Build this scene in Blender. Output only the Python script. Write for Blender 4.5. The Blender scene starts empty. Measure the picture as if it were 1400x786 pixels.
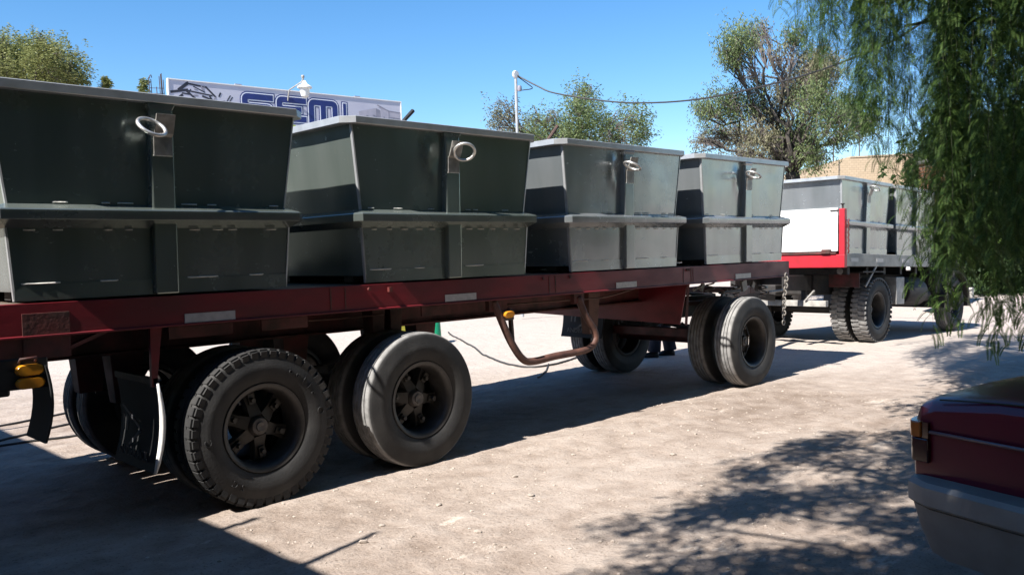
import bpy, bmesh, math, random
from math import sin, cos, pi, radians
from mathutils import Vector, Matrix, noise
random.seed(7)
S = bpy.context.scene
C = S.collection

# ------------------------------------------------------------------ camera
cam_d = bpy.data.cameras.new("camera")
cam = bpy.data.objects.new("camera", cam_d); C.objects.link(cam); S.camera = cam
R_ = Vector((0.71199222, -0.7016044, -0.02860674)); U_ = Vector((0.0487836, 0.00878268, 0.99877076)); F_ = Vector((0.70049071, 0.71251255, -0.04047999))
m = Matrix.Identity(4)
for i in range(3):
    m[i][0] = R_[i]; m[i][1] = U_[i]; m[i][2] = -F_[i]
m[2][3] = 1.62
cam.matrix_world = m
cam_d.sensor_width = 36; cam_d.lens = 30.431; cam_d.clip_start = 0.05; cam_d.clip_end = 3000

# ------------------------------------------------------------------ light
ELEV = 47.0; AZ = 3.2            # the light travels along +X, a touch towards +Y
SUN_DIR = Vector((cos(radians(ELEV))*cos(radians(AZ)), cos(radians(ELEV))*sin(radians(AZ)), -sin(radians(ELEV))))
W = bpy.data.worlds.new("World"); S.world = W; W.use_nodes = True
wn = W.node_tree.nodes; wl = W.node_tree.links
bg = wn["Background"]
sky = wn.new("ShaderNodeTexSky"); sky.sky_type = 'NISHITA'; sky.sun_disc = False
sky.sun_elevation = radians(ELEV); sky.sun_rotation = math.atan2(-SUN_DIR.x, -SUN_DIR.y)
sky.air_density = 1.0; sky.dust_density = 0.3; sky.ozone_density = 2.2; sky.altitude = 700
hsv = wn.new("ShaderNodeHueSaturation"); hsv.inputs["Saturation"].default_value = 1.30
wl.new(sky.outputs[0], hsv.inputs["Color"]); wl.new(hsv.outputs[0], bg.inputs[0]); bg.inputs[1].default_value = 0.076
sd = bpy.data.lights.new("sun", 'SUN'); sd.energy = 4.6; sd.angle = radians(0.5); sd.color = (1.0, 0.95, 0.88)
so = bpy.data.objects.new("sun", sd); C.objects.link(so)
so.rotation_euler = SUN_DIR.to_track_quat('-Z', 'Y').to_euler(); so.location = (-20, 0, 25)
S.view_settings.view_transform = 'Standard'; S.view_settings.look = 'None'
S.view_settings.exposure = 1.4; S.view_settings.gamma = 1

# ------------------------------------------------------------------ materials
def nodes(name):
    mt = bpy.data.materials.new(name); mt.use_nodes = True
    nt = mt.node_tree
    return mt, nt, nt.nodes["Principled BSDF"]
def mat(name, col, col2=None, rough=0.5, rough2=None, metal=0.0, scale=6.0, bump=0.0, bscale=40.0, spec=0.5, coat=0.0,
        detail=6.0, lo=0.35, hi=0.65, stretch=None):
    mt, nt, b = nodes(name)
    b.inputs["Metallic"].default_value = metal; b.inputs["Specular IOR Level"].default_value = spec
    b.inputs["Coat Weight"].default_value = coat; b.inputs["Coat Roughness"].default_value = 0.08
    tc = nt.nodes.new("ShaderNodeTexCoord"); src = tc.outputs["Object"]
    if stretch:
        mp = nt.nodes.new("ShaderNodeMapping"); mp.inputs["Scale"].default_value = stretch
        nt.links.new(src, mp.inputs[0]); src = mp.outputs[0]
    n = nt.nodes.new("ShaderNodeTexNoise"); n.inputs["Scale"].default_value = scale; n.inputs["Detail"].default_value = detail
    nt.links.new(src, n.inputs["Vector"])
    r = nt.nodes.new("ShaderNodeValToRGB"); r.color_ramp.elements[0].position = lo; r.color_ramp.elements[1].position = hi
    c2 = col2 or tuple(c*0.75 for c in col)
    r.color_ramp.elements[0].color = (*c2, 1); r.color_ramp.elements[1].color = (*col, 1)
    nt.links.new(n.outputs["Fac"], r.inputs[0]); nt.links.new(r.outputs[0], b.inputs["Base Color"])
    if rough2 is not None:
        mr = nt.nodes.new("ShaderNodeMapRange"); mr.inputs[1].default_value = lo; mr.inputs[2].default_value = hi
        mr.inputs[3].default_value = rough2; mr.inputs[4].default_value = rough
        nt.links.new(n.outputs["Fac"], mr.inputs[0]); nt.links.new(mr.outputs[0], b.inputs["Roughness"])
    else: b.inputs["Roughness"].default_value = rough
    if bump:
        n2 = nt.nodes.new("ShaderNodeTexNoise"); n2.inputs["Scale"].default_value = bscale; n2.inputs["Detail"].default_value = 5
        nt.links.new(src, n2.inputs["Vector"])
        bp = nt.nodes.new("ShaderNodeBump"); bp.inputs["Strength"].default_value = bump; bp.inputs["Distance"].default_value = 0.02
        nt.links.new(n2.outputs["Fac"], bp.inputs["Height"]); nt.links.new(bp.outputs[0], b.inputs["Normal"])
    return mt
def leaf_mat(name, c1, c2, trans=0.3, rough=0.5, nscale=1.3):
    mt, nt, b = nodes(name)
    b.inputs["Roughness"].default_value = rough; b.inputs["Specular IOR Level"].default_value = 0.2
    g = nt.nodes.new("ShaderNodeNewGeometry"); tc = nt.nodes.new("ShaderNodeTexCoord")
    n = nt.nodes.new("ShaderNodeTexNoise"); n.inputs["Scale"].default_value = nscale; n.inputs["Detail"].default_value = 2
    nt.links.new(tc.outputs["Object"], n.inputs["Vector"])
    ad = nt.nodes.new("ShaderNodeMath"); ad.operation = 'MULTIPLY_ADD'; ad.inputs[1].default_value = 0.55; 
    nt.links.new(g.outputs["Random Per Island"], ad.inputs[0]); nt.links.new(n.outputs["Fac"], ad.inputs[2])
    mr = nt.nodes.new("ShaderNodeMapRange"); mr.inputs[1].default_value = 0.45; mr.inputs[2].default_value = 1.1
    nt.links.new(ad.outputs[0], mr.inputs[0])
    mx = nt.nodes.new("ShaderNodeMix"); mx.data_type = 'RGBA'
    mx.inputs[6].default_value = (*c1, 1); mx.inputs[7].default_value = (*c2, 1)
    nt.links.new(mr.outputs[0], mx.inputs[0]); nt.links.new(mx.outputs[2], b.inputs["Base Color"])
    t = nt.nodes.new("ShaderNodeBsdfTranslucent"); nt.links.new(mx.outputs[2], t.inputs[0])
    ms = nt.nodes.new("ShaderNodeMixShader"); ms.inputs[0].default_value = trans
    out = nt.nodes["Material Output"]
    nt.links.new(b.outputs[0], ms.inputs[1]); nt.links.new(t.outputs[0], ms.inputs[2]); nt.links.new(ms.outputs[0], out.inputs[0])
    return mt
def ground_mat():
    mt, nt, b = nodes("dry_dirt")
    b.inputs["Roughness"].default_value = 0.95; b.inputs["Specular IOR Level"].default_value = 0.1
    tc = nt.nodes.new("ShaderNodeTexCoord")
    def ns(scale, det, rough=0.6, st=None):
        n = nt.nodes.new("ShaderNodeTexNoise"); n.inputs["Scale"].default_value = scale; n.inputs["Detail"].default_value = det
        n.inputs["Roughness"].default_value = rough
        src = tc.outputs["Object"]
        if st:
            mp = nt.nodes.new("ShaderNodeMapping"); mp.inputs["Scale"].default_value = st
            nt.links.new(src, mp.inputs[0]); src = mp.outputs[0]
        nt.links.new(src, n.inputs["Vector"]); return n
    a = ns(0.5, 5, 0.6, (0.6, 1.6, 1)); f = ns(4.2, 9, 0.62); p = ns(1.5, 9, 0.72, (0.55, 1.2, 1)); g = ns(55, 4, 0.6)
    r = nt.nodes.new("ShaderNodeValToRGB")
    e = r.color_ramp.elements; e[0].position = 0.36; e[0].color = (0.20, 0.156, 0.127, 1); e[1].position = 0.66; e[1].color = (0.39, 0.335, 0.296, 1)
    k = e.new(0.5); k.color = (0.30, 0.248, 0.212, 1)
    add = nt.nodes.new("ShaderNodeMath"); add.operation = 'MULTIPLY_ADD'; add.inputs[1].default_value = 0.5
    h = nt.nodes.new("ShaderNodeMath"); h.operation = 'MULTIPLY'; h.inputs[1].default_value = 0.5
    nt.links.new(a.outputs["Fac"], h.inputs[0]); nt.links.new(f.outputs["Fac"], add.inputs[0]); nt.links.new(h.outputs[0], add.inputs[2])
    nt.links.new(add.outputs[0], r.inputs[0])
    # pale, hard trodden patches
    r2 = nt.nodes.new("ShaderNodeValToRGB"); r2.color_ramp.elements[0].position = 0.60; r2.color_ramp.elements[1].position = 0.65
    nt.links.new(p.outputs["Fac"], r2.inputs[0])
    mx = nt.nodes.new("ShaderNodeMix"); mx.data_type = 'RGBA'; mx.inputs[7].default_value = (0.50, 0.435, 0.38, 1)
    hf = nt.nodes.new("ShaderNodeMath"); hf.operation = 'MULTIPLY'; hf.inputs[1].default_value = 0.65
    nt.links.new(r2.outputs[0], hf.inputs[0]); nt.links.new(hf.outputs[0], mx.inputs[0]); nt.links.new(r.outputs[0], mx.inputs[6])
    # paler colour towards the truck and the far side of the yard
    sx = nt.nodes.new("ShaderNodeSeparateXYZ"); nt.links.new(tc.outputs["Object"], sx.inputs[0])
    sm = nt.nodes.new("ShaderNodeMath"); sm.operation = 'ADD'; nt.links.new(sx.outputs["X"], sm.inputs[0]); nt.links.new(sx.outputs["Y"], sm.inputs[1])
    wob = nt.nodes.new("ShaderNodeMath"); wob.operation = 'MULTIPLY_ADD'; wob.inputs[1].default_value = 6.0; nt.links.new(a.outputs["Fac"], wob.inputs[0]); nt.links.new(sm.outputs[0], wob.inputs[2])
    rg_ = nt.nodes.new("ShaderNodeMapRange"); rg_.inputs[1].default_value = 15.5; rg_.inputs[2].default_value = 22; rg_.inputs[4].default_value = .8; nt.links.new(wob.outputs[0], rg_.inputs[0])
    mp2 = nt.nodes.new("ShaderNodeMix"); mp2.data_type = 'RGBA'; mp2.inputs[7].default_value = (0.42, 0.372, 0.335, 1)
    nt.links.new(rg_.outputs[0], mp2.inputs[0]); nt.links.new(mx.outputs[2], mp2.inputs[6]); mx = mp2
    # dark crumbs
    r3 = nt.nodes.new("ShaderNodeValToRGB"); r3.color_ramp.elements[0].position = 0.33; r3.color_ramp.elements[1].position = 0.44
    r3.color_ramp.elements[0].color = (0.66, 0.63, 0.60, 1); nt.links.new(g.outputs["Fac"], r3.inputs[0])
    mu = nt.nodes.new("ShaderNodeMix"); mu.data_type = 'RGBA'; mu.blend_type = 'MULTIPLY'; mu.inputs[0].default_value = 1.0
    nt.links.new(mx.outputs[2], mu.inputs[6]); nt.links.new(r3.outputs[0], mu.inputs[7]); nt.links.new(mu.outputs[2], b.inputs["Base Color"])
    b1 = nt.nodes.new("ShaderNodeBump"); b1.inputs["Strength"].default_value = 0.8; b1.inputs["Distance"].default_value = 0.05
    b2 = nt.nodes.new("ShaderNodeBump"); b2.inputs["Strength"].default_value = 0.55; b2.inputs["Distance"].default_value = 0.010
    nt.links.new(f.outputs["Fac"], b1.inputs["Height"]); nt.links.new(g.outputs["Fac"], b2.inputs["Height"])
    nt.links.new(b1.outputs[0], b2.inputs["Normal"]); nt.links.new(b2.outputs[0], b.inputs["Normal"])
    return mt
def brick_mat(name, c1, c2, mortar, scale, vec_rot=(radians(90), 0, 0)):
    mt, nt, b = nodes(name); b.inputs["Roughness"].default_value = 0.9
    tc = nt.nodes.new("ShaderNodeTexCoord"); mp = nt.nodes.new("ShaderNodeMapping"); mp.inputs["Rotation"].default_value = vec_rot
    nt.links.new(tc.outputs["Object"], mp.inputs[0])
    k = nt.nodes.new("ShaderNodeTexBrick"); k.inputs["Scale"].default_value = scale
    k.inputs["Color1"].default_value = (*c1, 1); k.inputs["Color2"].default_value = (*c2, 1); k.inputs["Mortar"].default_value = (*mortar, 1)
    k.inputs["Mortar Size"].default_value = 0.03
    nt.links.new(mp.outputs[0], k.inputs["Vector"]); nt.links.new(k.outputs["Color"], b.inputs["Base Color"])
    bp = nt.nodes.new("ShaderNodeBump"); bp.inputs["Strength"].default_value = 0.6; bp.invert = True
    nt.links.new(k.outputs["Fac"], bp.inputs["Height"]); nt.links.new(bp.outputs[0], b.inputs["Normal"])
    return mt
def paint_mat(name, ca, cb):
    mt, nt, b = nodes(name); b.inputs["Coat Weight"].default_value = 0.15; b.inputs["Coat Roughness"].default_value = 0.1
    b.inputs["Metallic"].default_value = 0.62
    tc = nt.nodes.new("ShaderNodeTexCoord"); oi = nt.nodes.new("ShaderNodeObjectInfo")
    off = nt.nodes.new("ShaderNodeVectorMath"); off.operation = 'ADD'
    mul = nt.nodes.new("ShaderNodeMath"); mul.operation = 'MULTIPLY'; mul.inputs[1].default_value = 37.0
    nt.links.new(oi.outputs["Random"], mul.inputs[0]); nt.links.new(tc.outputs["Object"], off.inputs[0]); nt.links.new(mul.outputs[0], off.inputs[1])
    def ns(scale, det, st):
        mp = nt.nodes.new("ShaderNodeMapping"); mp.inputs["Scale"].default_value = st; nt.links.new(off.outputs[0], mp.inputs[0])
        n = nt.nodes.new("ShaderNodeTexNoise"); n.inputs["Scale"].default_value = scale; n.inputs["Detail"].default_value = det; n.inputs["Roughness"].default_value = .62
        nt.links.new(mp.outputs[0], n.inputs["Vector"]); return n.outputs["Fac"]
    def rng(src, a, b_, c, d):
        m_ = nt.nodes.new("ShaderNodeMapRange"); m_.inputs[1].default_value = a; m_.inputs[2].default_value = b_; m_.inputs[3].default_value = c; m_.inputs[4].default_value = d
        nt.links.new(src, m_.inputs[0]); return m_.outputs[0]
    def mix(fac, c1, c2):
        x = nt.nodes.new("ShaderNodeMix"); x.data_type = 'RGBA'
        if isinstance(fac, float): x.inputs[0].default_value = fac
        else: nt.links.new(fac, x.inputs[0])
        for s_, c_ in ((6, c1), (7, c2)):
            if isinstance(c_, tuple): x.inputs[s_].default_value = (*c_, 1)
            else: nt.links.new(c_, x.inputs[s_])
        return x.outputs[2]
    band = ns(1.6, 3, (1.6, 1.6, .12)); cloud = ns(5, 6, (1, 1, 1)); scuff = ns(9, 8, (1, 1, 2.2)); dust = ns(60, 3, (1, 1, 1)); run = ns(22, 4, (1, 1, .06))
    c = mix(rng(band, .35, .65, 0, 1), ca, cb)
    c = mix(rng(cloud, .45, .8, 0, .18), c, (0.18, 0.20, 0.19))
    c = mix(rng(scuff, .66, .80, 0, .18), c, (0.38, 0.40, 0.39))
    c = mix(rng(run, .60, .75, 0, .16), c, (0.31, 0.30, 0.27))
    nt.links.new(c, b.inputs["Base Color"])
    r1 = rng(cloud, .3, .7, .17, .25); r2 = rng(scuff, .62, .80, 0, .12); r3 = rng(band, .4, .65, 0, .07)
    a1 = nt.nodes.new("ShaderNodeMath"); nt.links.new(r1, a1.inputs[0]); nt.links.new(r2, a1.inputs[1])
    a2 = nt.nodes.new("ShaderNodeMath"); nt.links.new(a1.outputs[0], a2.inputs[0]); nt.links.new(r3, a2.inputs[1]); nt.links.new(a2.outputs[0], b.inputs["Roughness"])
    bp = nt.nodes.new("ShaderNodeBump"); bp.inputs["Strength"].default_value = 0.012; bp.inputs["Distance"].default_value = 0.02
    nt.links.new(cloud, bp.inputs["Height"]); nt.links.new(bp.outputs[0], b.inputs["Normal"])
    return mt
M = dict(
    dirt=ground_mat(),
    paint=paint_mat("grey_paint", (0.255, 0.285, 0.302), (0.345, 0.37, 0.392)),  # lighter copy of the container grey; mirrored sky's silver blue is in the colour
    paintgreen=paint_mat("dark_grey_green_paint", (0.168, 0.205, 0.190), (0.218, 0.252, 0.238)),  # darker copy of the container grey; mirrored green trees are tinted in
    paint_edge=mat("grey_rim_paint", (0.46, 0.475, 0.49), (0.36, 0.37, 0.38), rough=0.33, scale=7, bump=0.03, bscale=20, spec=0.5, metal=0.42),  # sun on the rims and corners is put into this lighter colour
    weld=mat("weld_metal", (0.74, 0.72, 0.67), (0.5, 0.49, 0.46), rough=0.5, metal=0.0, scale=40, bump=0.3, bscale=120),
    ring=mat("bare_steel", (0.72, 0.71, 0.69), (0.5, 0.49, 0.47), rough=0.38, metal=0.75, scale=20),
    plate=mat("worn_plate", (0.34, 0.33, 0.31), (0.20, 0.19, 0.175), rough=0.4, metal=0.3, scale=14, bump=0.1, bscale=50),
    red=mat("dark_red_paint", (0.165, 0.010, 0.017), (0.095, 0.009, 0.013), rough=0.42, rough2=0.55, scale=4.0, spec=0.45, bump=0.06, bscale=14, stretch=(0.6, 1, 1.6)),
    redworn=mat("worn_red_paint", (0.115, 0.022, 0.020), (0.05, 0.022, 0.018), rough=0.55, rough2=0.75, scale=7.0, bump=0.15, bscale=30),
    redbright=mat("bright_red_paint", (0.50, 0.012, 0.025), (0.30, 0.012, 0.02), rough=0.45, scale=5, bump=0.05, bscale=16),
    brown=mat("rusty_brown_steel", (0.12, 0.055, 0.04), (0.06, 0.028, 0.022), rough=0.65, scale=9, bump=0.2, bscale=40),
    dark=mat("grimy_dark_steel", (0.028, 0.024, 0.022), (0.014, 0.013, 0.013), rough=0.7, scale=12, bump=0.2, bscale=50),
    greysteel=mat("grey_steel", (0.38, 0.365, 0.34), (0.22, 0.21, 0.2), rough=0.55, scale=9, bump=0.12, bscale=40),
    olive=mat("grey_bed_paint", (0.34, 0.325, 0.29), (0.24, 0.23, 0.21), rough=0.55, scale=7, bump=0.08, bscale=30),
    chain=mat("galvanised_chain", (0.27, 0.25, 0.23), (0.17, 0.155, 0.14), rough=0.5, metal=0.3, scale=20),
    tyre=mat("dusty_black_rubber", (0.042, 0.041, 0.040), (0.017, 0.017, 0.018), rough=0.72, scale=5, bump=0.12, bscale=70, spec=0.4, lo=0.4, hi=0.8),
    rim=mat("grimy_wheel_steel", (0.045, 0.043, 0.042), (0.022, 0.021, 0.021), rough=0.5, scale=8, bump=0.1, bscale=50),
    hub=mat("dusty_hub_steel", (0.11, 0.10, 0.095), (0.05, 0.046, 0.044), rough=0.6, scale=12, bump=0.1, bscale=50),
    spoke=mat("dusty_spoke_steel", (0.05, 0.047, 0.044), (0.02, 0.019, 0.018), rough=0.6, scale=14, bump=0.1, bscale=50),
    rubberflap=mat("mudflap_rubber", (0.010, 0.011, 0.012), (0.007, 0.008, 0.009), rough=0.8, scale=6),
    flapprint=mat("faded_flap_print", (0.06, 0.062, 0.068), (0.03, 0.03, 0.033), rough=0.6, scale=18),
    reflector=mat("dull_reflector", (0.42, 0.41, 0.42), (0.34, 0.33, 0.34), rough=0.35, scale=30),
    amber=mat("amber_lens", (0.65, 0.27, 0.02), (0.5, 0.19, 0.015), rough=0.2, scale=12, coat=0.5),
    black=mat("black_plastic", (0.02, 0.02, 0.021), (0.013, 0.013, 0.014), rough=0.45, scale=12),
    wood=mat("bed_planks", (0.16, 0.12, 0.09), (0.09, 0.07, 0.055), rough=0.8, scale=5, stretch=(1, 8, 1)),
    white=mat("white_paint", (0.82, 0.81, 0.79), (0.74, 0.73, 0.71), rough=0.45, scale=3, bump=0.04, bscale=12),
    glasslamp=mat("milky_glass", (0.75, 0.75, 0.73), (0.66, 0.66, 0.65), rough=0.2, scale=3),
    polegrey=mat("pale_grey_paint", (0.34, 0.355, 0.37), (0.27, 0.28, 0.295), rough=0.5, scale=6),
    signwhite=mat("sign_panel", (0.50, 0.50, 0.58), (0.44, 0.44, 0.53), rough=0.5, scale=0.8),
    navy=mat("navy_print", (0.018, 0.03, 0.16), (0.012, 0.022, 0.12), rough=0.4, scale=3),
    signline=mat("white_print", (0.72, 0.74, 0.80), (0.66, 0.68, 0.75), rough=0.4, scale=3),
    signgreen=mat("lime_print", (0.42, 0.50, 0.08), (0.36, 0.43, 0.07), rough=0.5, scale=3),
    ink=mat("black_print", (0.03, 0.03, 0.045), (0.02, 0.02, 0.03), rough=0.5, scale=3),
    inkgrey=mat("grey_print", (0.27, 0.26, 0.31), (0.2, 0.2, 0.25), rough=0.5, scale=5),
    inkmid=mat("pale_grey_print", (0.40, 0.38, 0.44), (0.34, 0.33, 0.39), rough=0.5, scale=5),
    inkred=mat("maroon_print", (0.22, 0.02, 0.035), (0.16, 0.015, 0.03), rough=0.4, scale=5),
    plaster=mat("grey_plaster", (0.32, 0.31, 0.30), (0.24, 0.235, 0.225), rough=0.9, scale=2.5, bump=0.2, bscale=20),
    rebar=mat("rusty_rebar", (0.085, 0.05, 0.04), (0.05, 0.03, 0.025), rough=0.8, scale=20),
    adobe=brick_mat("tan_block", (0.46, 0.36, 0.25), (0.41, 0.32, 0.22), (0.34, 0.26, 0.18), 3.2),
    redbrick=brick_mat("orange_brick", (0.36, 0.16, 0.09), (0.30, 0.13, 0.075), (0.3, 0.26, 0.22), 3.0),
    clay=brick_mat("clay_brick", (0.27, 0.13, 0.085), (0.23, 0.11, 0.07), (0.3, 0.28, 0.25), 3.0, (radians(90), 0, radians(90))),
    bark=mat("grey_bark", (0.06, 0.052, 0.046), (0.03, 0.026, 0.023), rough=0.95, scale=6, bump=0.8, bscale=14, stretch=(1, 1, 0.25)),
    stem=mat("green_brown_stems", (0.035, 0.04, 0.018), (0.025, 0.028, 0.013), rough=0.8, scale=8),
    twig=mat("bare_twigs", (0.16, 0.135, 0.125), (0.09, 0.078, 0.072), rough=0.95, scale=6),
    leafolive=leaf_mat("olive_leaves", (0.10, 0.125, 0.038), (0.27, 0.28, 0.11), 0.35),
    leafmid=leaf_mat("dusty_green_leaves", (0.075, 0.115, 0.045), (0.21, 0.26, 0.115), 0.38, nscale=0.9),
    leafgrey=leaf_mat("dry_olive_leaves", (0.11, 0.11, 0.060), (0.24, 0.225, 0.14), 0.3, nscale=0.9),
    leafpepper=leaf_mat("pepper_leaves", (0.030, 0.070, 0.020), (0.11, 0.175, 0.042), 0.45, rough=0.6, nscale=1.1),
    leafshade=leaf_mat("shade_leaves", (0.05, 0.105, 0.035), (0.12, 0.21, 0.06), 0.35, rough=0.6, nscale=.7),
    leafdark=leaf_mat("dark_leaves", (0.018, 0.036, 0.014), (0.045, 0.075, 0.026), 0.2, nscale=0.8),
    carpaint=mat("maroon_car_paint", (0.17, 0.010, 0.030), (0.14, 0.008, 0.024), rough=0.30, scale=2, coat=0.35, spec=0.4),
    bumper=mat("grey_bumper_plastic", (0.27, 0.267, 0.255), (0.225, 0.22, 0.21), rough=0.5, scale=8, bump=0.04, bscale=60),
    trim=mat("dull_chrome", (0.22, 0.17, 0.19), (0.17, 0.13, 0.15), rough=0.35, metal=0.3, scale=5),
    redlens=mat("dark_red_lens", (0.06, 0.006, 0.008), (0.045, 0.005, 0.006), rough=0.15, scale=5, coat=0.6),
    amberlens=mat("orange_lens", (0.52, 0.15, 0.02), (0.44, 0.12, 0.018), rough=0.15, scale=5, coat=0.6),
    glass=mat("dark_window_glass", (0.02, 0.022, 0.025), (0.016, 0.018, 0.02), rough=0.05, scale=2, spec=0.7),
    green=mat("green_plastic", (0.01, 0.30, 0.14), (0.008, 0.25, 0.12), rough=0.4, scale=4),
    yellow=mat("yellow_plastic", (0.62, 0.58, 0.06), (0.5, 0.47, 0.05), rough=0.45, scale=4),
    hose=mat("black_hose", (0.03, 0.028, 0.027), (0.02, 0.02, 0.02), rough=0.6, scale=10),
    stone=mat("pale_stone", (0.42, 0.365, 0.32), (0.24, 0.20, 0.17), rough=0.95, scale=12, bump=0.3, bscale=60),
    denim=mat("navy_trousers", (0.022, 0.026, 0.045), (0.015, 0.018, 0.032), rough=0.9, scale=20),
    shirt=mat("grey_shirt", (0.18, 0.18, 0.19), (0.13, 0.13, 0.14), rough=0.9, scale=12),
    skin=mat("skin", (0.36, 0.2, 0.13), (0.32, 0.175, 0.115), rough=0.55, scale=8),
    hair=mat("dark_hair", (0.02, 0.015, 0.012), (0.012, 0.01, 0.008), rough=0.6, scale=20),
    shoe=mat("black_shoe_leather", (0.018, 0.017, 0.017), (0.012, 0.012, 0.012), rough=0.45, scale=10),
)

def dust_tread(mt, col, r0, r1):
    """dry dust caked on the tread, by distance from the wheel's axis"""
    nt = mt.node_tree; b = nt.nodes["Principled BSDF"]; src = b.inputs["Base Color"].links[0].from_socket
    tc = nt.nodes.new("ShaderNodeTexCoord"); mp = nt.nodes.new("ShaderNodeMapping"); mp.inputs["Scale"].default_value = (1, 0, 1)
    nt.links.new(tc.outputs["Object"], mp.inputs[0])
    ln = nt.nodes.new("ShaderNodeVectorMath"); ln.operation = 'LENGTH'; nt.links.new(mp.outputs[0], ln.inputs[0])
    mr = nt.nodes.new("ShaderNodeMapRange"); mr.inputs[1].default_value = r0; mr.inputs[2].default_value = r1; mr.inputs[4].default_value = 0.85
    nt.links.new(ln.outputs["Value"], mr.inputs[0])
    n = nt.nodes.new("ShaderNodeTexNoise"); n.inputs["Scale"].default_value = 18; nt.links.new(tc.outputs["Object"], n.inputs["Vector"])
    k = nt.nodes.new("ShaderNodeMath"); k.operation = 'MULTIPLY'; nt.links.new(mr.outputs[0], k.inputs[0])
    m2 = nt.nodes.new("ShaderNodeMapRange"); m2.inputs[1].default_value = .3; m2.inputs[2].default_value = .6; m2.inputs[3].default_value = .55; nt.links.new(n.outputs["Fac"], m2.inputs[0])
    nt.links.new(m2.outputs[0], k.inputs[1])
    mx = nt.nodes.new("ShaderNodeMix"); mx.data_type = 'RGBA'; mx.inputs[7].default_value = (*col, 1)
    nt.links.new(k.outputs[0], mx.inputs[0]); nt.links.new(src, mx.inputs[6]); nt.links.new(mx.outputs[2], b.inputs["Base Color"])
M['tyre_dark'] = M['tyre'].copy(); M['tyre_dark'].name = "black_lug_rubber"  # copy without tread dust; the rear lug tread's shade is kept in its colour
dust_tread(M['tyre'], (0.27, 0.265, 0.26), 0.498, 0.512)
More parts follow.
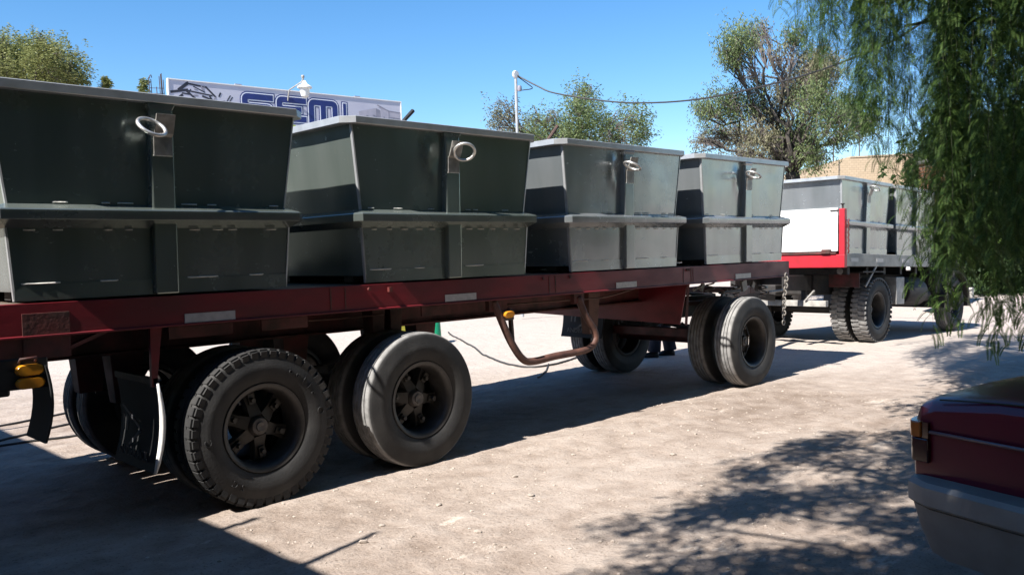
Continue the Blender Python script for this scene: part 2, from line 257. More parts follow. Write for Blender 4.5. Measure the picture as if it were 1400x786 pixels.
# ------------------------------------------------------------------ mesh helpers
class MB:
    def __init__(s): s.v = []; s.f = []; s.mi = []; s.cur = 0
    def add(s, vs, fs):
        o = len(s.v); s.v += [tuple(p) for p in vs]; s.f += [[i+o for i in f] for f in fs]; s.mi += [s.cur]*len(fs); return s
    def box(s, c, d, rot=None, taper=1.0):
        c = Vector(c); x, y, z = d[0]/2, d[1]/2, d[2]/2
        vs = [Vector((sx*x*(taper if sz > 0 else 1), sy*y*(taper if sz > 0 else 1), sz*z)) for sz in (-1, 1) for sy in (-1, 1) for sx in (-1, 1)]
        if rot is not None: vs = [rot @ p for p in vs]
        return s.add([p+c for p in vs], [(0, 2, 3, 1), (4, 5, 7, 6), (0, 1, 5, 4), (2, 6, 7, 3), (0, 4, 6, 2), (1, 3, 7, 5)])
    def bar(s, a, b, w, h, up=(0, 0, 1)):
        a = Vector(a); b = Vector(b); d = (b-a); L = d.length; d.normalize(); up = Vector(up)
        sd_ = d.cross(up)
        if sd_.length < 1e-4: sd_ = d.cross(Vector((0, 1, 0)))
        sd_.normalize(); up = sd_.cross(d)
        rot = Matrix((d, sd_, up)).transposed()
        return s.box((a+b)/2, (L, w, h), rot)
    def tube(s, pts, r, seg=8, cap=True):
        pts = [Vector(p) for p in pts]; n = len(pts); rs = r if isinstance(r, (list, tuple)) else [r]*n
        o = []; prev = None
        for i, p in enumerate(pts):
            t = (pts[min(i+1, n-1)]-pts[max(i-1, 0)])
            if t.length < 1e-9: t = Vector((0, 0, 1))
            t.normalize()
            if prev is None:
                a = t.cross(Vector((0, 0, 1)))
                if a.length < 0.05: a = t.cross(Vector((1, 0, 0)))
            else: a = prev-t*prev.dot(t)
            a.normalize(); prev = a; b = t.cross(a)
            o += [p+a*(rs[i]*cos(2*pi*k/seg))+b*(rs[i]*sin(2*pi*k/seg)) for k in range(seg)]
        fs = [(i*seg+k, i*seg+(k+1) % seg, (i+1)*seg+(k+1) % seg, (i+1)*seg+k) for i in range(n-1) for k in range(seg)]
        if cap: fs += [tuple(range(seg-1, -1, -1)), tuple((n-1)*seg+k for k in range(seg))]
        return s.add(o, fs)
    def lathe(s, prof, seg=48, center=(0, 0, 0), axis='y', closed=False):
        c = Vector(center); vs = []
        for k in range(seg):
            a = 2*pi*k/seg
            for (r, h) in prof:
                if axis == 'y': vs.append(c+Vector((r*cos(a), h, r*sin(a))))
                elif axis == 'z': vs.append(c+Vector((r*cos(a), r*sin(a), h)))
                else: vs.append(c+Vector((h, r*cos(a), r*sin(a))))
        n = len(prof); fs = []
        for k in range(seg):
            k2 = (k+1) % seg
            for i in range(n if closed else n-1):
                j = (i+1) % n; fs.append((k*n+i, k*n+j, k2*n+j, k2*n+i))
        return s.add(vs, fs)
    def prism(s, poly, h0, h1, f):
        """poly: 2-D outline, f(u, v, h) -> 3-D"""
        n = len(poly)
        vs = [f(u, v, h0) for u, v in poly]+[f(u, v, h1) for u, v in poly]
        return s.add(vs, [tuple(range(n-1, -1, -1)), tuple(range(n, 2*n))]+[(i, (i+1) % n, n+(i+1) % n, n+i) for i in range(n)])
    def loft(s, secs, cap=True, closed=True):
        n = len(secs[0]); vs = [p for q in secs for p in q]
        fs = [(i*n+k, i*n+(k+1) % n, (i+1)*n+(k+1) % n, (i+1)*n+k) for i in range(len(secs)-1) for k in range(n if closed else n-1)]
        if cap: fs += [tuple(range(n-1, -1, -1)), tuple((len(secs)-1)*n+k for k in range(n))]
        return s.add(vs, fs)
    def torus(s, c, R, r, ax1, ax2, seg=28, sub=8, arc=1.0):
        ax1 = Vector(ax1).normalized(); ax2 = Vector(ax2); ax2 = (ax2-ax1*ax2.dot(ax1)).normalized(); c = Vector(c)
        pts = [c+ax1*(R*cos(2*pi*arc*k/seg))+ax2*(R*sin(2*pi*arc*k/seg)) for k in range(seg+1)]
        return s.tube(pts, r, sub, cap=True)
    def mesh(s, name, mats, smooth=None):
        me = bpy.data.meshes.new(name); me.from_pydata(s.v, [], s.f)
        for mt in (mats if isinstance(mats, (list, tuple)) else [mats]): me.materials.append(mt)
        if s.cur or any(s.mi): me.polygons.foreach_set("material_index", s.mi)
        bm = bmesh.new(); bm.from_mesh(me); bmesh.ops.recalc_face_normals(bm, faces=bm.faces); bm.to_mesh(me); bm.free()
        if smooth:
            me.polygons.foreach_set("use_smooth", [True]*len(me.polygons))
            if smooth is not True: me.set_sharp_from_angle(angle=radians(smooth))
        me.update(); return me
def link(name, me, parent=None, loc=None, rot=None):
    o = bpy.data.objects.new(name, me); C.objects.link(o)
    if parent is not None: o.parent = parent
    if loc is not None: o.location = loc
    if rot is not None: o.rotation_euler = rot
    return o
def obj(name, mb, mt, parent=None, smooth=None, bevel=0, loc=None, rot=None):
    o = link(name, mb.mesh(name, mt, smooth), parent, loc, rot)
    if bevel:
        b = o.modifiers.new("bevel", 'BEVEL'); b.width = bevel; b.segments = 2; b.limit_method = 'ANGLE'; b.angle_limit = radians(40)
    return o
def tag(o, label, cat, group=None, kind=None):
    if label: o['label'] = label
    if cat: o['category'] = cat
    if group: o['group'] = group
    if kind: o['kind'] = kind
    return o
def thing(name, label, cat, loc=(0, 0, 0), rot=(0, 0, 0), group=None):
    o = bpy.data.objects.new(name, None); C.objects.link(o); o.location = loc; o.rotation_euler = rot; o.empty_display_size = 0.3
    return tag(o, label, cat, group)
def copy_tree(o, parent=None):
    c = o.copy(); C.objects.link(c)
    if parent is not None: c.parent = parent
    for ch in list(o.children): copy_tree(ch, c)
    return c
def smoothpath(pts, n=6):
    pts = [Vector(p) for p in pts]; out = []
    for i in range(len(pts)-1):
        p0 = pts[max(i-1, 0)]; p1 = pts[i]; p2 = pts[i+1]; p3 = pts[min(i+2, len(pts)-1)]
        for k in range(n):
            t = k/n
            out.append(0.5*((2*p1)+(p2-p0)*t+(2*p0-5*p1+4*p2-p3)*t*t+(3*p1-p0-3*p2+p3)*t**3))
    out.append(pts[-1]); return out
def text_mesh(body, size, depth, mt, smooth=False):
    cu = bpy.data.curves.new("lettering", 'FONT'); cu.body = body; cu.size = size; cu.extrude = depth; cu.align_x = 'CENTER'; cu.resolution_u = 2
    o = bpy.data.objects.new("lettering", cu); C.objects.link(o)
    bpy.context.view_layer.update()
    me = bpy.data.meshes.new_from_object(o.evaluated_get(bpy.context.evaluated_depsgraph_get()))
    bpy.data.objects.remove(o); bpy.data.curves.remove(cu)
    me.materials.clear(); me.materials.append(mt); return me

# ------------------------------------------------------------------ ground
def sstep(a, b, x):
    t = max(0.0, min(1.0, (x-a)/(b-a))); return t*t*(3-2*t)
def gz(x, y):
    z = -0.032*(x-13.6)*sstep(13.0, 15.5, x)*(1-sstep(19, 26, x))
    return z
def gheight(x, y):
    z = gz(x, y)
    d = math.hypot(x-4, y-4)
    if d < 45:
        k = 1-sstep(30, 45, d)
        z += k*(0.016*noise.noise(Vector((x*0.9, y*1.4, 0)))+0.009*noise.noise(Vector((x*2.7, y*3.1, 4)))+0.006*noise.noise(Vector((x*7, y*8, 9)))+0.004*noise.noise(Vector((x*17, y*19, 2))))
        # low ridge along the wheels' line, shaped to fit the trailer's shadow edge
        z += k*0.030*math.exp(-((y-4.93)/0.16)**2)*sstep(4.9, 5.6, x)*(1-sstep(8.2, 9.4, x))
        # shallow wheel ruts running along the yard
        for ry, dp in ((4.35, .014), (3.15, .012), (2.45, .012), (8.6, .012)):
            yy = y-ry-.12*sin(x*.45+ry)
            z -= k*dp*(math.exp(-(yy/.13)**2)-.6*math.exp(-((abs(yy)-.25)/.08)**2))*(.6+.6*noise.noise(Vector((x*.8, ry, 1))))
    return z
def axis_vals(lo, hi, a, b, fine, grow=1.16):
    v = []; x = a
    while x <= b: v.append(x); x += fine
    st = fine; x = v[-1]
    while x < hi: st *= grow; x += st; v.append(x)
    st = fine; x = v[0]; pre = []
    while x > lo: st *= grow; x -= st; pre.append(x)
    return pre[::-1]+v
xs = axis_vals(-400, 900, 1.5, 12, 0.045, 1.13); ys = axis_vals(-400, 900, 1.0, 9.5, 0.045, 1.13)
g = MB(); nx = len(xs)
g.v = [(x, y, gheight(x, y)) for y in ys for x in xs]
g.f = [(j*nx+i, j*nx+i+1, (j+1)*nx+i+1, (j+1)*nx+i) for j in range(len(ys)-1) for i in range(nx-1)]
g.mi = [0]*len(g.f)
me = bpy.data.meshes.new("dirt_ground"); me.from_pydata(g.v, [], g.f); me.materials.append(M['dirt'])
me.polygons.foreach_set("use_smooth", [True]*len(me.polygons))
tag(link("ground", me), "pale dry dirt yard", None, kind='structure')

# ------------------------------------------------------------------ wheels
def tyre_prof(R=0.52, w=0.27, rr=0.285, grooves=True):
    h = w/2
    p = [(rr, -h*0.66), (rr+0.02, -h*0.8), (rr+0.05, -h*0.9), (rr+0.1, -h*0.99), (rr+0.135, -h*0.97), (R-0.055, -h*0.86), (R-0.04, -h*0.85), (R-0.022, -h*0.8), (R-0.008, -h*0.7)]
    if grooves:
        for gx in (-0.45, -0.15, 0.15, 0.45):
            p += [(R-0.002, h*(gx-0.05)), (R-0.014, h*(gx-0.035)), (R-0.014, h*(gx+0.035)), (R-0.002, h*(gx+0.05))]
    p += [(r, -y) for r, y in p[8::-1]]
    return p
def wheel_meshes(kind):
    t = MB().lathe(tyre_prof(grooves=(kind != 'lug')), seg=64, closed=True)
    h = 0.135
    if kind in ('lug', 'block'):
        n = 46 if kind == 'block' else 40
        for k in range(n):
            for sgn in (-1, 1):
                a = 2*pi*(k+(0.5 if sgn > 0 else 0))/n; rot = Matrix.Rotation(-a, 3, 'Y')
                if kind == 'block':
                    # stepped shoulder lug that runs down onto the sidewall
                    L = 0.052 if k % 2 else 0.040
                    t.box(rot @ Vector((0.503-L*0.42, sgn*h*0.842, 0)), (L, 0.014, 0.046), rot @ Matrix.Rotation(sgn*0.16, 3, 'Z'))
                    t.box(rot @ Vector((0.513, sgn*h*0.56, 0)), (0.014, 0.075, 0.052), rot)
                else:
                    t.box(rot @ Vector((0.516, sgn*h*0.44, 0)), (0.022, h*0.88, 0.044), rot @ Matrix.Rotation(sgn*0.12, 3, 'X'))
                    t.box(rot @ Vector((0.497, sgn*h*0.87, 0)), (0.045, 0.02, 0.040), rot)
    # rim: outer face towards -Y
    r = MB()
    hh = 0.095
    r.lathe([(0.262, 0.11), (0.288, 0.108), (0.296, 0.098), (0.288, 0.092), (0.262, 0.088), (0.262, -0.088), (0.288, -0.092), (0.297, -0.100), (0.293, -0.110), (0.278, -0.108), (0.262, -0.098),
             (0.250, -0.07), (0.243, 0.02), (0.243, 0.10)], seg=56)
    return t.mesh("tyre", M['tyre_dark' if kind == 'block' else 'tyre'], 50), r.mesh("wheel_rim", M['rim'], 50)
WM = {k: wheel_meshes(k) for k in ('rib', 'block', 'lug')}
hubm = MB().lathe([(0, -0.055), (0.03, -0.06), (0.034, -0.05), (0.055, -0.048), (0.062, -0.03), (0.066, 0.0), (0.10, 0.02), (0.115, 0.06), (0.13, 0.16), (0.0, 0.17)], seg=32).mesh("hub", M['hub'], 40)
spm = MB()
spm.loft([[(0.07, -0.035*1, -0.045), (0.07, 0.06, -0.045), (0.07, 0.06, 0.045), (0.07, -0.035, 0.045)],
          [(0.15, 0.0, -0.035), (0.15, 0.07, -0.035), (0.15, 0.07, 0.035), (0.15, 0.0, 0.035)],
          [(0.244, 0.02, -0.05), (0.244, 0.09, -0.05), (0.244, 0.09, 0.05), (0.244, 0.02, 0.05)]])
spm.box((0.185, -0.005, 0), (0.07, 0.03, 0.04)); spm.lathe([(0, -0.05), (0.016, -0.05), (0.018, -0.02), (0.018, 0.03)], seg=6, center=(0.178, 0, 0))
spokem = spm.mesh("spoke", M['spoke'], 40)
discm = MB().lathe([(0.0, 0.0), (0.07, -0.01), (0.12, 0.0), (0.14, 0.02), (0.20, 0.045), (0.243, 0.05), (0.243, 0.062), (0.0, 0.03)], seg=48).mesh("wheel_disc", M['rim'], 40)
nutm = MB().lathe([(0, -0.03), (0.017, -0.03), (0.019, 0.0), (0.019, 0.02)], seg=6).mesh("wheel_nut", M['hub'], 30)
def wheel(parent, x, y, z, kind='rib', side=-1, face='spoked', spin=0.0, depth=0.0):
    """one wheel (rim) with its tyre; side -1: outer face to -Y"""
    t, r = WM[kind]
    k = parent.scale[0]
    w = link("wheel", r, parent, (x/k, y/k, (z-(parent.location.z if k != 1 else 0))/k), (0, 0, 0 if side < 0 else pi)); w.scale = (1/k, 1/k, 1/k)
    ty = link("tyre", t, w, (0, 0, 0), (0, spin, 0))
    if face == 'spoked':
        link("hub", hubm, w, (0, depth-0.02, 0))
        for k in range(6): link("spoke", spokem, w, (0, depth, 0), (0, spin+k*pi/3, 0))
    elif face == 'disc':
        link("wheel_disc", discm, w, (0, depth, 0))
        link("hub", hubm, w, (0, depth, 0))
        for k in range(8):
            a = k*pi/4+spin; link("wheel_nut", nutm, w, (0.16*cos(a), depth+0.02, 0.16*sin(a)))
    return w, ty

# ------------------------------------------------------------------ containers
HX, HY = 0.985, 1.25
def ring_loop(hx, hy, ch, z):
    """closed eight-point loop with clipped corners"""
    return [(-hx+ch, -hy, z), (hx-ch, -hy, z), (hx, -hy+ch, z), (hx, hy-ch, z), (hx-ch, hy, z), (-hx+ch, hy, z), (-hx, hy-ch, z), (-hx, -hy+ch, z)]
def panel(x0b, x1b, x0t, x1t, yb, yt, zb, zt, sgn, bulges=(), n=28, mrows=14, axis='x', seed=0, wav=0.0035):
    """one wall sheet, slightly uneven, with the given dents. sgn: outward direction of the normal"""
    mb = MB(); vs = []
    for j in range(mrows+1):
        t = j/mrows
        for i in range(n+1):
            s = i/n
            u = (x0b+(x1b-x0b)*s)*(1-t)+(x0t+(x1t-x0t)*s)*t; w = yb+(yt-yb)*t; z = zb+(zt-zb)*t
            e = min(1, 8*min(s, 1-s))*min(1, 6*min(t, 1-t))
            d = wav*e*(noise.noise(Vector((u*1.7+seed*7.3, z*1.9, seed*3.1)))+0.5*noise.noise(Vector((u*4.5, z*3.5+seed, seed*1.7))))
            for (bu, bz, ru, rz, amp) in bulges:
                q = ((u-bu)/ru)**2+((z-bz)/rz)**2
                if q < 4: d += amp*math.exp(-q)*e
            w2 = w+sgn*d
            vs.append((u, w2, z) if axis == 'x' else (w2, u, z))
    fs = [(j*(n+1)+i, j*(n+1)+i+1, (j+1)*(n+1)+i+1, (j+1)*(n+1)+i) for j in range(mrows) for i in range(n)]
    mb.add(vs, fs); return mb
weldm = MB()
weldm.loft([[(x, -0.004*k, -0.004), (x, -0.007*k, 0.0), (x, -0.003*k, 0.0045), (x, 0.002, 0.0045), (x, 0.002, -0.004)] for x, k in
            ((-0.035, 0.3), (-0.025, 1), (-0.012, 0.75), (0.0, 1.1), (0.012, 0.75), (0.026, 1), (0.035, 0.3))])
weldm = weldm.mesh("weld_bead", M['weld'], 60)
def make_container(loc, label, seed, ringdir, rot=(0, 0, 0), parent_rot=None, size=1.0, paint='paint', group="grey metal containers"):
    t = thing("metal_container", label, "container", loc, rot, group); t.scale = (size, size, size)
    rnd = random.Random(seed); PT_ = M[paint]
    xb, xl, xu, xt = 0.815, 0.845, 0.828, 0.907      # half length: base, below ledge, above ledge, top
    yb, yl, yu, yt = 1.175, 1.19, 1.165, 1.195
    zl0, zl1, zt = 0.405, 0.515, 1.13
    # four lower and four upper wall sheets
    dz = 0.05
    sb = [(rnd.uniform(-.6, -.2), rnd.uniform(.1, .3), .2, .12, rnd.uniform(-.003, .003))]
    up = [(-0.215, 0.95, 0.045, 0.12, 0.014), (-0.15, 0.80, 0.03, 0.06, 0.008), (0.45, .75, .4, .3, rnd.uniform(-.004, .004)), (-0.55, .8, .3, .3, rnd.uniform(-.004, .004))]
    obj("lower_side_panel", panel(-xb, xb, -xl, xl, -yb, -yl, 0.0, zl0, -1, sb, seed=seed, axis='x'), PT_, t, True)
    obj("lower_side_panel", panel(-xb, xb, -xl, xl, yb, yl, 0.0, zl0, 1, sb, seed=seed+1), PT_, t, True)
    obj("upper_side_panel", panel(-xu, xu, -xt, xt, -yu, -yt, zl1, zt, -1, up, n=64, mrows=30, seed=seed+2), PT_, t, True)
    obj("upper_side_panel", panel(-xu, xu, -xt, xt, yu, yt, zl1, zt, 1, (), seed=seed+3), PT_, t, True)
    for sx in (-1, 1):
        obj("lower_end_panel", panel(-yb, yb, -yl, yl, sx*xb, sx*xl, dz, zl0, sx, (), axis='y', seed=seed+4+sx), PT_, t, True)
        obj("upper_end_panel", panel(-yu, yu, -yt, yt, sx*xu, sx*xt, zl1, zt, sx, (), axis='y', seed=seed+6+sx, wav=0.006), PT_, t, True)
    # ledge band: bent strip all round
    L = [ring_loop(xl-.001, yl-.001, 0.003, zl0-0.012), ring_loop(0.925, 1.268, 0.045, 0.437), ring_loop(0.927, 1.27, 0.045, 0.442), ring_loop(0.927, 1.27, 0.045, 0.490),
         ring_loop(0.923, 1.266, 0.045, 0.496), ring_loop(xu+0.004, yu+0.004, 0.003, zl1+0.012), ring_loop(xu-0.04, yu-0.04, 0.003, zl1)]
    obj("ledge_band", MB().loft(L, cap=False), PT_, t, 25)
    # top rim: folded edge with clipped corners, open top
    Rr = [ring_loop(xt-0.012, yt-0.012, 0.004, zt-0.004), ring_loop(HX-0.004, HY-0.004, 0.085, zt-0.004), ring_loop(HX, HY, 0.085, zt), ring_loop(HX, HY, 0.085, zt+0.044), ring_loop(HX-0.004, HY-0.004, 0.085, zt+0.048),
          ring_loop(xt-0.03, yt-0.03, 0.01, zt+0.048), ring_loop(xt-0.03, yt-0.03, 0.01, zt-0.02)]
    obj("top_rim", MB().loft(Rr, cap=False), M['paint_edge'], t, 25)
    inn = MB(); a = ring_loop(xb-0.03, yb-0.03, .01, 0.06); b = ring_loop(xt-0.028, yt-0.028, 0.01, zt); inn.loft([a, b], cap=False); inn.f.append(list(range(8))); inn.mi.append(0)
    obj("inner_lining", inn, PT_, t)
    # skids
    for y in (-0.9, 0.0, 0.9): obj("skid", MB().box((0, y, 0.024), (1.55, 0.12, 0.048)), M['dark'], t)
    # ribs
    for sy in (-1, 1):
        u = MB().loft([[(x, sy*y, z) for (x, y) in ((-w, 1.13), (-w, yo), (w, yo), (w, 1.13))] for (z, w, yo) in ((zl1-0.02, 0.070, 1.225), (zt-0.04, 0.071, 1.236), (zt-0.004, 0.088, 1.245))])
        obj("upper_rib", u, PT_, t, bevel=0.009)
        l = MB().loft([[(x, sy*y, z) for (x, y) in ((-w, 1.13), (-w, yo), (w, yo), (w, 1.13))] for (z, w, yo) in ((0.0, 0.070, 1.222), (zl0+0.03, 0.070, 1.232))])
        obj("lower_rib", l, PT_, t, bevel=0.009)
    for sx in (-1, 1):
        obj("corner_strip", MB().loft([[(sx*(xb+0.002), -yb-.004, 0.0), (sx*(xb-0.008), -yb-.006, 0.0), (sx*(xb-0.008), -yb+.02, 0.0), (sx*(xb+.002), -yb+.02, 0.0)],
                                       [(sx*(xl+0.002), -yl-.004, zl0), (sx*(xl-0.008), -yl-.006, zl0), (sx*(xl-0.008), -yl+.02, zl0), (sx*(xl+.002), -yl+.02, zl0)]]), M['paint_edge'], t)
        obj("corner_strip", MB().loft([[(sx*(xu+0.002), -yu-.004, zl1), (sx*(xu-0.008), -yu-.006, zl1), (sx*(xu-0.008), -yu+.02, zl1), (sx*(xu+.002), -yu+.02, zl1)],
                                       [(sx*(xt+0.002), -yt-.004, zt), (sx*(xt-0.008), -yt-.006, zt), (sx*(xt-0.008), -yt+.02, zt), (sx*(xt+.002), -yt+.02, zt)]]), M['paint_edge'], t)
    # bottom strip
    for x0, x1 in ((-xb, -0.072), (0.072, xb)):
        obj("base_strip", MB().box(((x0+x1)/2, -yb-0.004, 0.045), (x1-x0-0.004, 0.008, 0.09)), PT_, t)
    # lifting plate, bent outwards at the top, and its ring
    pl = MB()
    pl.loft([[(x, y, z) for x in (-0.055, 0.058) for y in ((yy, yy-0.012) if x < 0 else (yy-0.012, yy))] for (yy, z) in ((-1.228, 0.82), (-1.232, 0.93), (-1.250, 0.945), (-1.292, 1.055))])
    lp = obj("lifting_plate", pl, M['plate'], t, bevel=0.002)
    obj("plate_edge", MB().box((0.0, -1.231, 0.818), (0.115, 0.014, 0.006)), M['weld'], lp)
    ce, a1, a2 = ringdir
    obj("lifting_ring", MB().torus(ce, 0.080, 0.0115, a1, a2, seg=36, sub=10), M['ring'], t, True)
    # weld beads along the ledge, below it and over the base strip
    def weld(x, y, z, s=1.0):
        o = link("weld_bead", weldm, t, (x, y, z)); o.scale = (s, 1, 1)
    for x0, x1 in ((-0.80, -0.12), (0.12, 0.80)):
        n = 5
        for k in range(n):
            x = x0+(x1-x0)*(k+0.5)/n+rnd.uniform(-.02, .02)
            if rnd.random() < 0.9: weld(x, -yl+.001, zl0-0.022, rnd.uniform(.6, 1.1))
            if rnd.random() < 0.6: weld(x+rnd.uniform(-.04, .04), -yu-.003, zl1+0.022, rnd.uniform(.6, 1.4))
        weld(x0+0.12, -yb-.005, 0.092, 2.8)
        if rnd.random() < .8: weld(x1-0.2, -yb-.005, 0.092, 1.4)
    return t
BED = 1.4273
TS_ = 1.025  # trailer's containers scaled about the camera, positions included, like the trailer body
rA = ((-0.10, -1.335, 0.968), (0.93, -0.10, -0.28), (-0.25, -0.75, -0.62))
rB = ((0.045, -1.318, 0.972), (0.90, -0.22, -0.36), (0.30, -0.75, 0.45))
rC = ((-0.10, -1.345, 0.965), (0.72, -0.55, -0.42), (-0.5, -0.8, 0.1))
rD = ((-0.09, -1.345, 0.975), (0.75, -0.5, -0.42), (-0.5, -0.8, 0.1))
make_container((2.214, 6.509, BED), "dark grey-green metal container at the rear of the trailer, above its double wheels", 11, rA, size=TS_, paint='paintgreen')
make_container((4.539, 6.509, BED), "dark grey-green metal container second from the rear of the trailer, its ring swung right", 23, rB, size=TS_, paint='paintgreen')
make_container((6.816, 6.509, BED), "grey metal container third from the rear of the trailer, above the bent pipe guard", 35, rC, size=TS_)
make_container((9.063, 6.509, BED), "grey metal container at the front of the trailer, above the white striped tyre", 47, rD, size=TS_)

# ------------------------------------------------------------------ trailer
T = thing("flatbed_trailer", "long dark red flatbed trailer carrying four metal containers on the dirt yard", "trailer", (0, 0, -0.0405))
TS = 1.025; T.scale = (TS, TS, TS)      # trailer body scaled about the camera, its wheels left unscaled
X0, X1, YN, YF = 1.17, 9.80, 5.15, 7.55
for side, y in ((1, YN), (-1, YF)):
    rl = MB(); s = side
    prof = [(0.0, 1.418), (0.0, 1.246), (-0.012, 1.243), (-0.012, 1.232), (0.07, 1.232), (0.07, 1.242), (0.012, 1.25), (0.012, 1.406), (0.09, 1.410), (0.09, 1.418)]
    rl.loft([[(x, y+s*p, z) for p, z in prof] for x in (X0, X1)])
    r_ = obj("side_rail", rl, M['red'], T, bevel=0.002)
    if side == 1:
        RAIL = r_
        for xa, xb_, za, zb_ in ((2.262, 2.590, 1.247, 1.303), (4.33, 4.655, 1.252, 1.306), (6.445, 6.76, 1.252, 1.306), (8.57, 8.90, 1.252, 1.306)):
            obj("reflector_strip", MB().box(((xa+xb_)/2, YN-0.0025, (za+zb_)/2), (xb_-xa, 0.005, zb_-za)), M['reflector'], r_)
        for x in (3.62, 5.44, 5.79, 7.62, 7.66):
            obj("rail_stud", MB().lathe([(0, -0.012), (0.012, -0.012), (0.014, 0.0)], seg=8, center=(x, YN-.002, 1.385)), M['redworn'], r_)
        obj("rail_stud", MB().box((3.80, YN-0.012, 1.375), (0.03, 0.024, 0.035)), M['redworn'], r_)
        for x in (3.30, 3.42, 5.52, 5.60, 7.70, 7.74, 7.56):
            obj("rail_joint", MB().box((x, YN-0.0015, 1.33), (0.012, 0.003, 0.15)), M['redworn'], r_)
# rear fish plate below the rail, patched
obj("rear_gusset", MB().box((1.36, YN+0.012, 1.178), (0.40, 0.02, 0.11)), M['redworn'], T, bevel=0.002)
obj("patch_plate", MB().box((1.49, YN-0.0015, 1.24), (0.24, 0.004, 0.25)), M['redworn'], T, bevel=0.002)
obj("gusset_brace", MB().bar((1.60, YN+0.02, 1.16), (1.80, YN+0.03, 1.235), 0.05, 0.02), M['redworn'], T)
obj("end_beam", MB().box((X0-0.04, (YN+YF)/2, 1.325), (0.08, YF-YN, 0.185)), M['red'], T, bevel=0.004)
obj("end_beam", MB().box((X1+0.004, (YN+YF)/2, 1.325), (0.05, YF-YN-.02, 0.18)), M['redworn'], T, bevel=0.004)
# deck planks
pm = MB().box((0, 0, 0), (X1-X0-0.02, 0.205, 0.035)).mesh("deck_plank", M['wood'])
for k in range(10): link("deck_plank", pm, T, ((X0+X1)/2, 5.35+k*0.222, 1.40))
# chassis beams and cross members
for y in (5.86, 6.84):
    b = MB()
    b.loft([[(x, y+p, z) for p, z in ((-.06, 1.03), (.06, 1.03), (.06, 1.045), (.008, 1.05), (.008, 1.30), (.06, 1.31), (.06, 1.325), (-.06, 1.325), (-.06, 1.31), (-.008, 1.30), (-.008, 1.05), (-.06, 1.045))] for x in (X0+0.1, 7.71)])
    obj("chassis_beam", b, M['redworn'], T)
    obj("neck_beam", MB().box((8.72, y, 1.285), (1.95, 0.10, 0.07)), M['redworn'], T)
cm = MB().box((0, 0, 0), (0.05, YF-YN-0.2, 0.07)).mesh("cross_member", M['redworn'])
for k in range(13): link("cross_member", cm, T, (1.5+k*0.66, 6.35, 1.34))
# outlined slot plates seen under the rail
for x0, x1 in ((2.20, 2.62), (2.82, 3.17), (4.17, 4.47)):
    obj("stake_pocket", MB().box(((x0+x1)/2, YN+0.10, 1.185), (x1-x0, 0.012, 0.075)), M['redworn'], T, bevel=0.003)
for x in (3.95, 4.12): obj("hanger_bracket", MB().box((x, YN+0.42, 1.08), (0.10, 0.12, 0.26), taper=1.2), M['brown'], T, bevel=0.004)
obj("air_pipe", MB().tube(smoothpath([(3.30, 5.5, 1.17), (3.6, 5.5, 1.165), (4.0, 5.5, 1.17)], 4), 0.008, 6), M['brown'], T, True)
obj("air_pipe", MB().tube(smoothpath([(5.2, 5.35, 1.17), (6.0, 5.33, 1.165), (6.5, 5.35, 1.16), (7.0, 5.36, 1.22)], 4), 0.009, 6), M['brown'], T, True)
# wheels: two rear axles and the front axle, doubles on both sides
RZ = 0.512
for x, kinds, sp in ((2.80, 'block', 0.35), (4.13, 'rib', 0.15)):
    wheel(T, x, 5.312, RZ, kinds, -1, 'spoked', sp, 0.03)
    wheel(T, x, 5.66, RZ, 'rib', -1, None, 0.4)
    wheel(T, x, 7.16, RZ, 'rib', 1, None, 0.1)
    wheel(T, x, 7.485, RZ, 'rib', 1, 'spoked', 0.2, 0.0)
    obj("axle", MB().tube([(x, 5.4, RZ), (x, 7.3, RZ)], 0.065, 14), M['dark'], T, 40)
    for y in (6.0, 6.70):
        for k in range(5): obj("leaf_spring", MB().tube([(x-0.55+k*0.09, y, RZ+0.18-k*0.012), (x, y, RZ+0.10-k*0.014), (x+0.55-k*0.09, y, RZ+0.18-k*0.012)], [0.028]*3, 4), M['dark'], T)
        obj("axle_clamp", MB().box((x, y, RZ+0.03), (0.16, 0.11, 0.24)), M['dark'], T, bevel=0.006)
for y in (6.0, 6.70):
    for x in (2.2, 3.47, 4.75): obj("spring_hanger", MB().box((x, y, 0.90), (0.16, 0.12, 0.42), taper=1.5), M['redworn'], T, bevel=0.006)
wheel(T, 8.96, 5.262, RZ, 'rib', -1, 'disc', 0.3, 0.055)
wheel(T, 8.99, 5.64, RZ, 'rib', -1, None, 0.2)
wheel(T, 9.02, 7.14, RZ, 'rib', 1, None, 0.5)
wheel(T, 9.02, 7.485, RZ, 'rib', 1, 'disc', 0.1, 0.055)
obj("axle", MB().tube([(9.02, 5.4, RZ), (9.02, 7.3, RZ)], 0.07, 14), M['redworn'], T, 40)
obj("axle", MB().box((8.55, 6.35, 0.62), (0.12, 1.9, 0.10)), M['redworn'], T, bevel=0.006)
for y in (6.05, 6.65):
    for k in range(5): obj("leaf_spring", MB().tube([(9.02-0.6+k*0.1, y, 0.74-k*0.012), (9.02, y, 0.64-k*0.014), (9.02+0.6-k*0.1, y, 0.74-k*0.012)], [0.03]*3, 4), M['dark'], T)
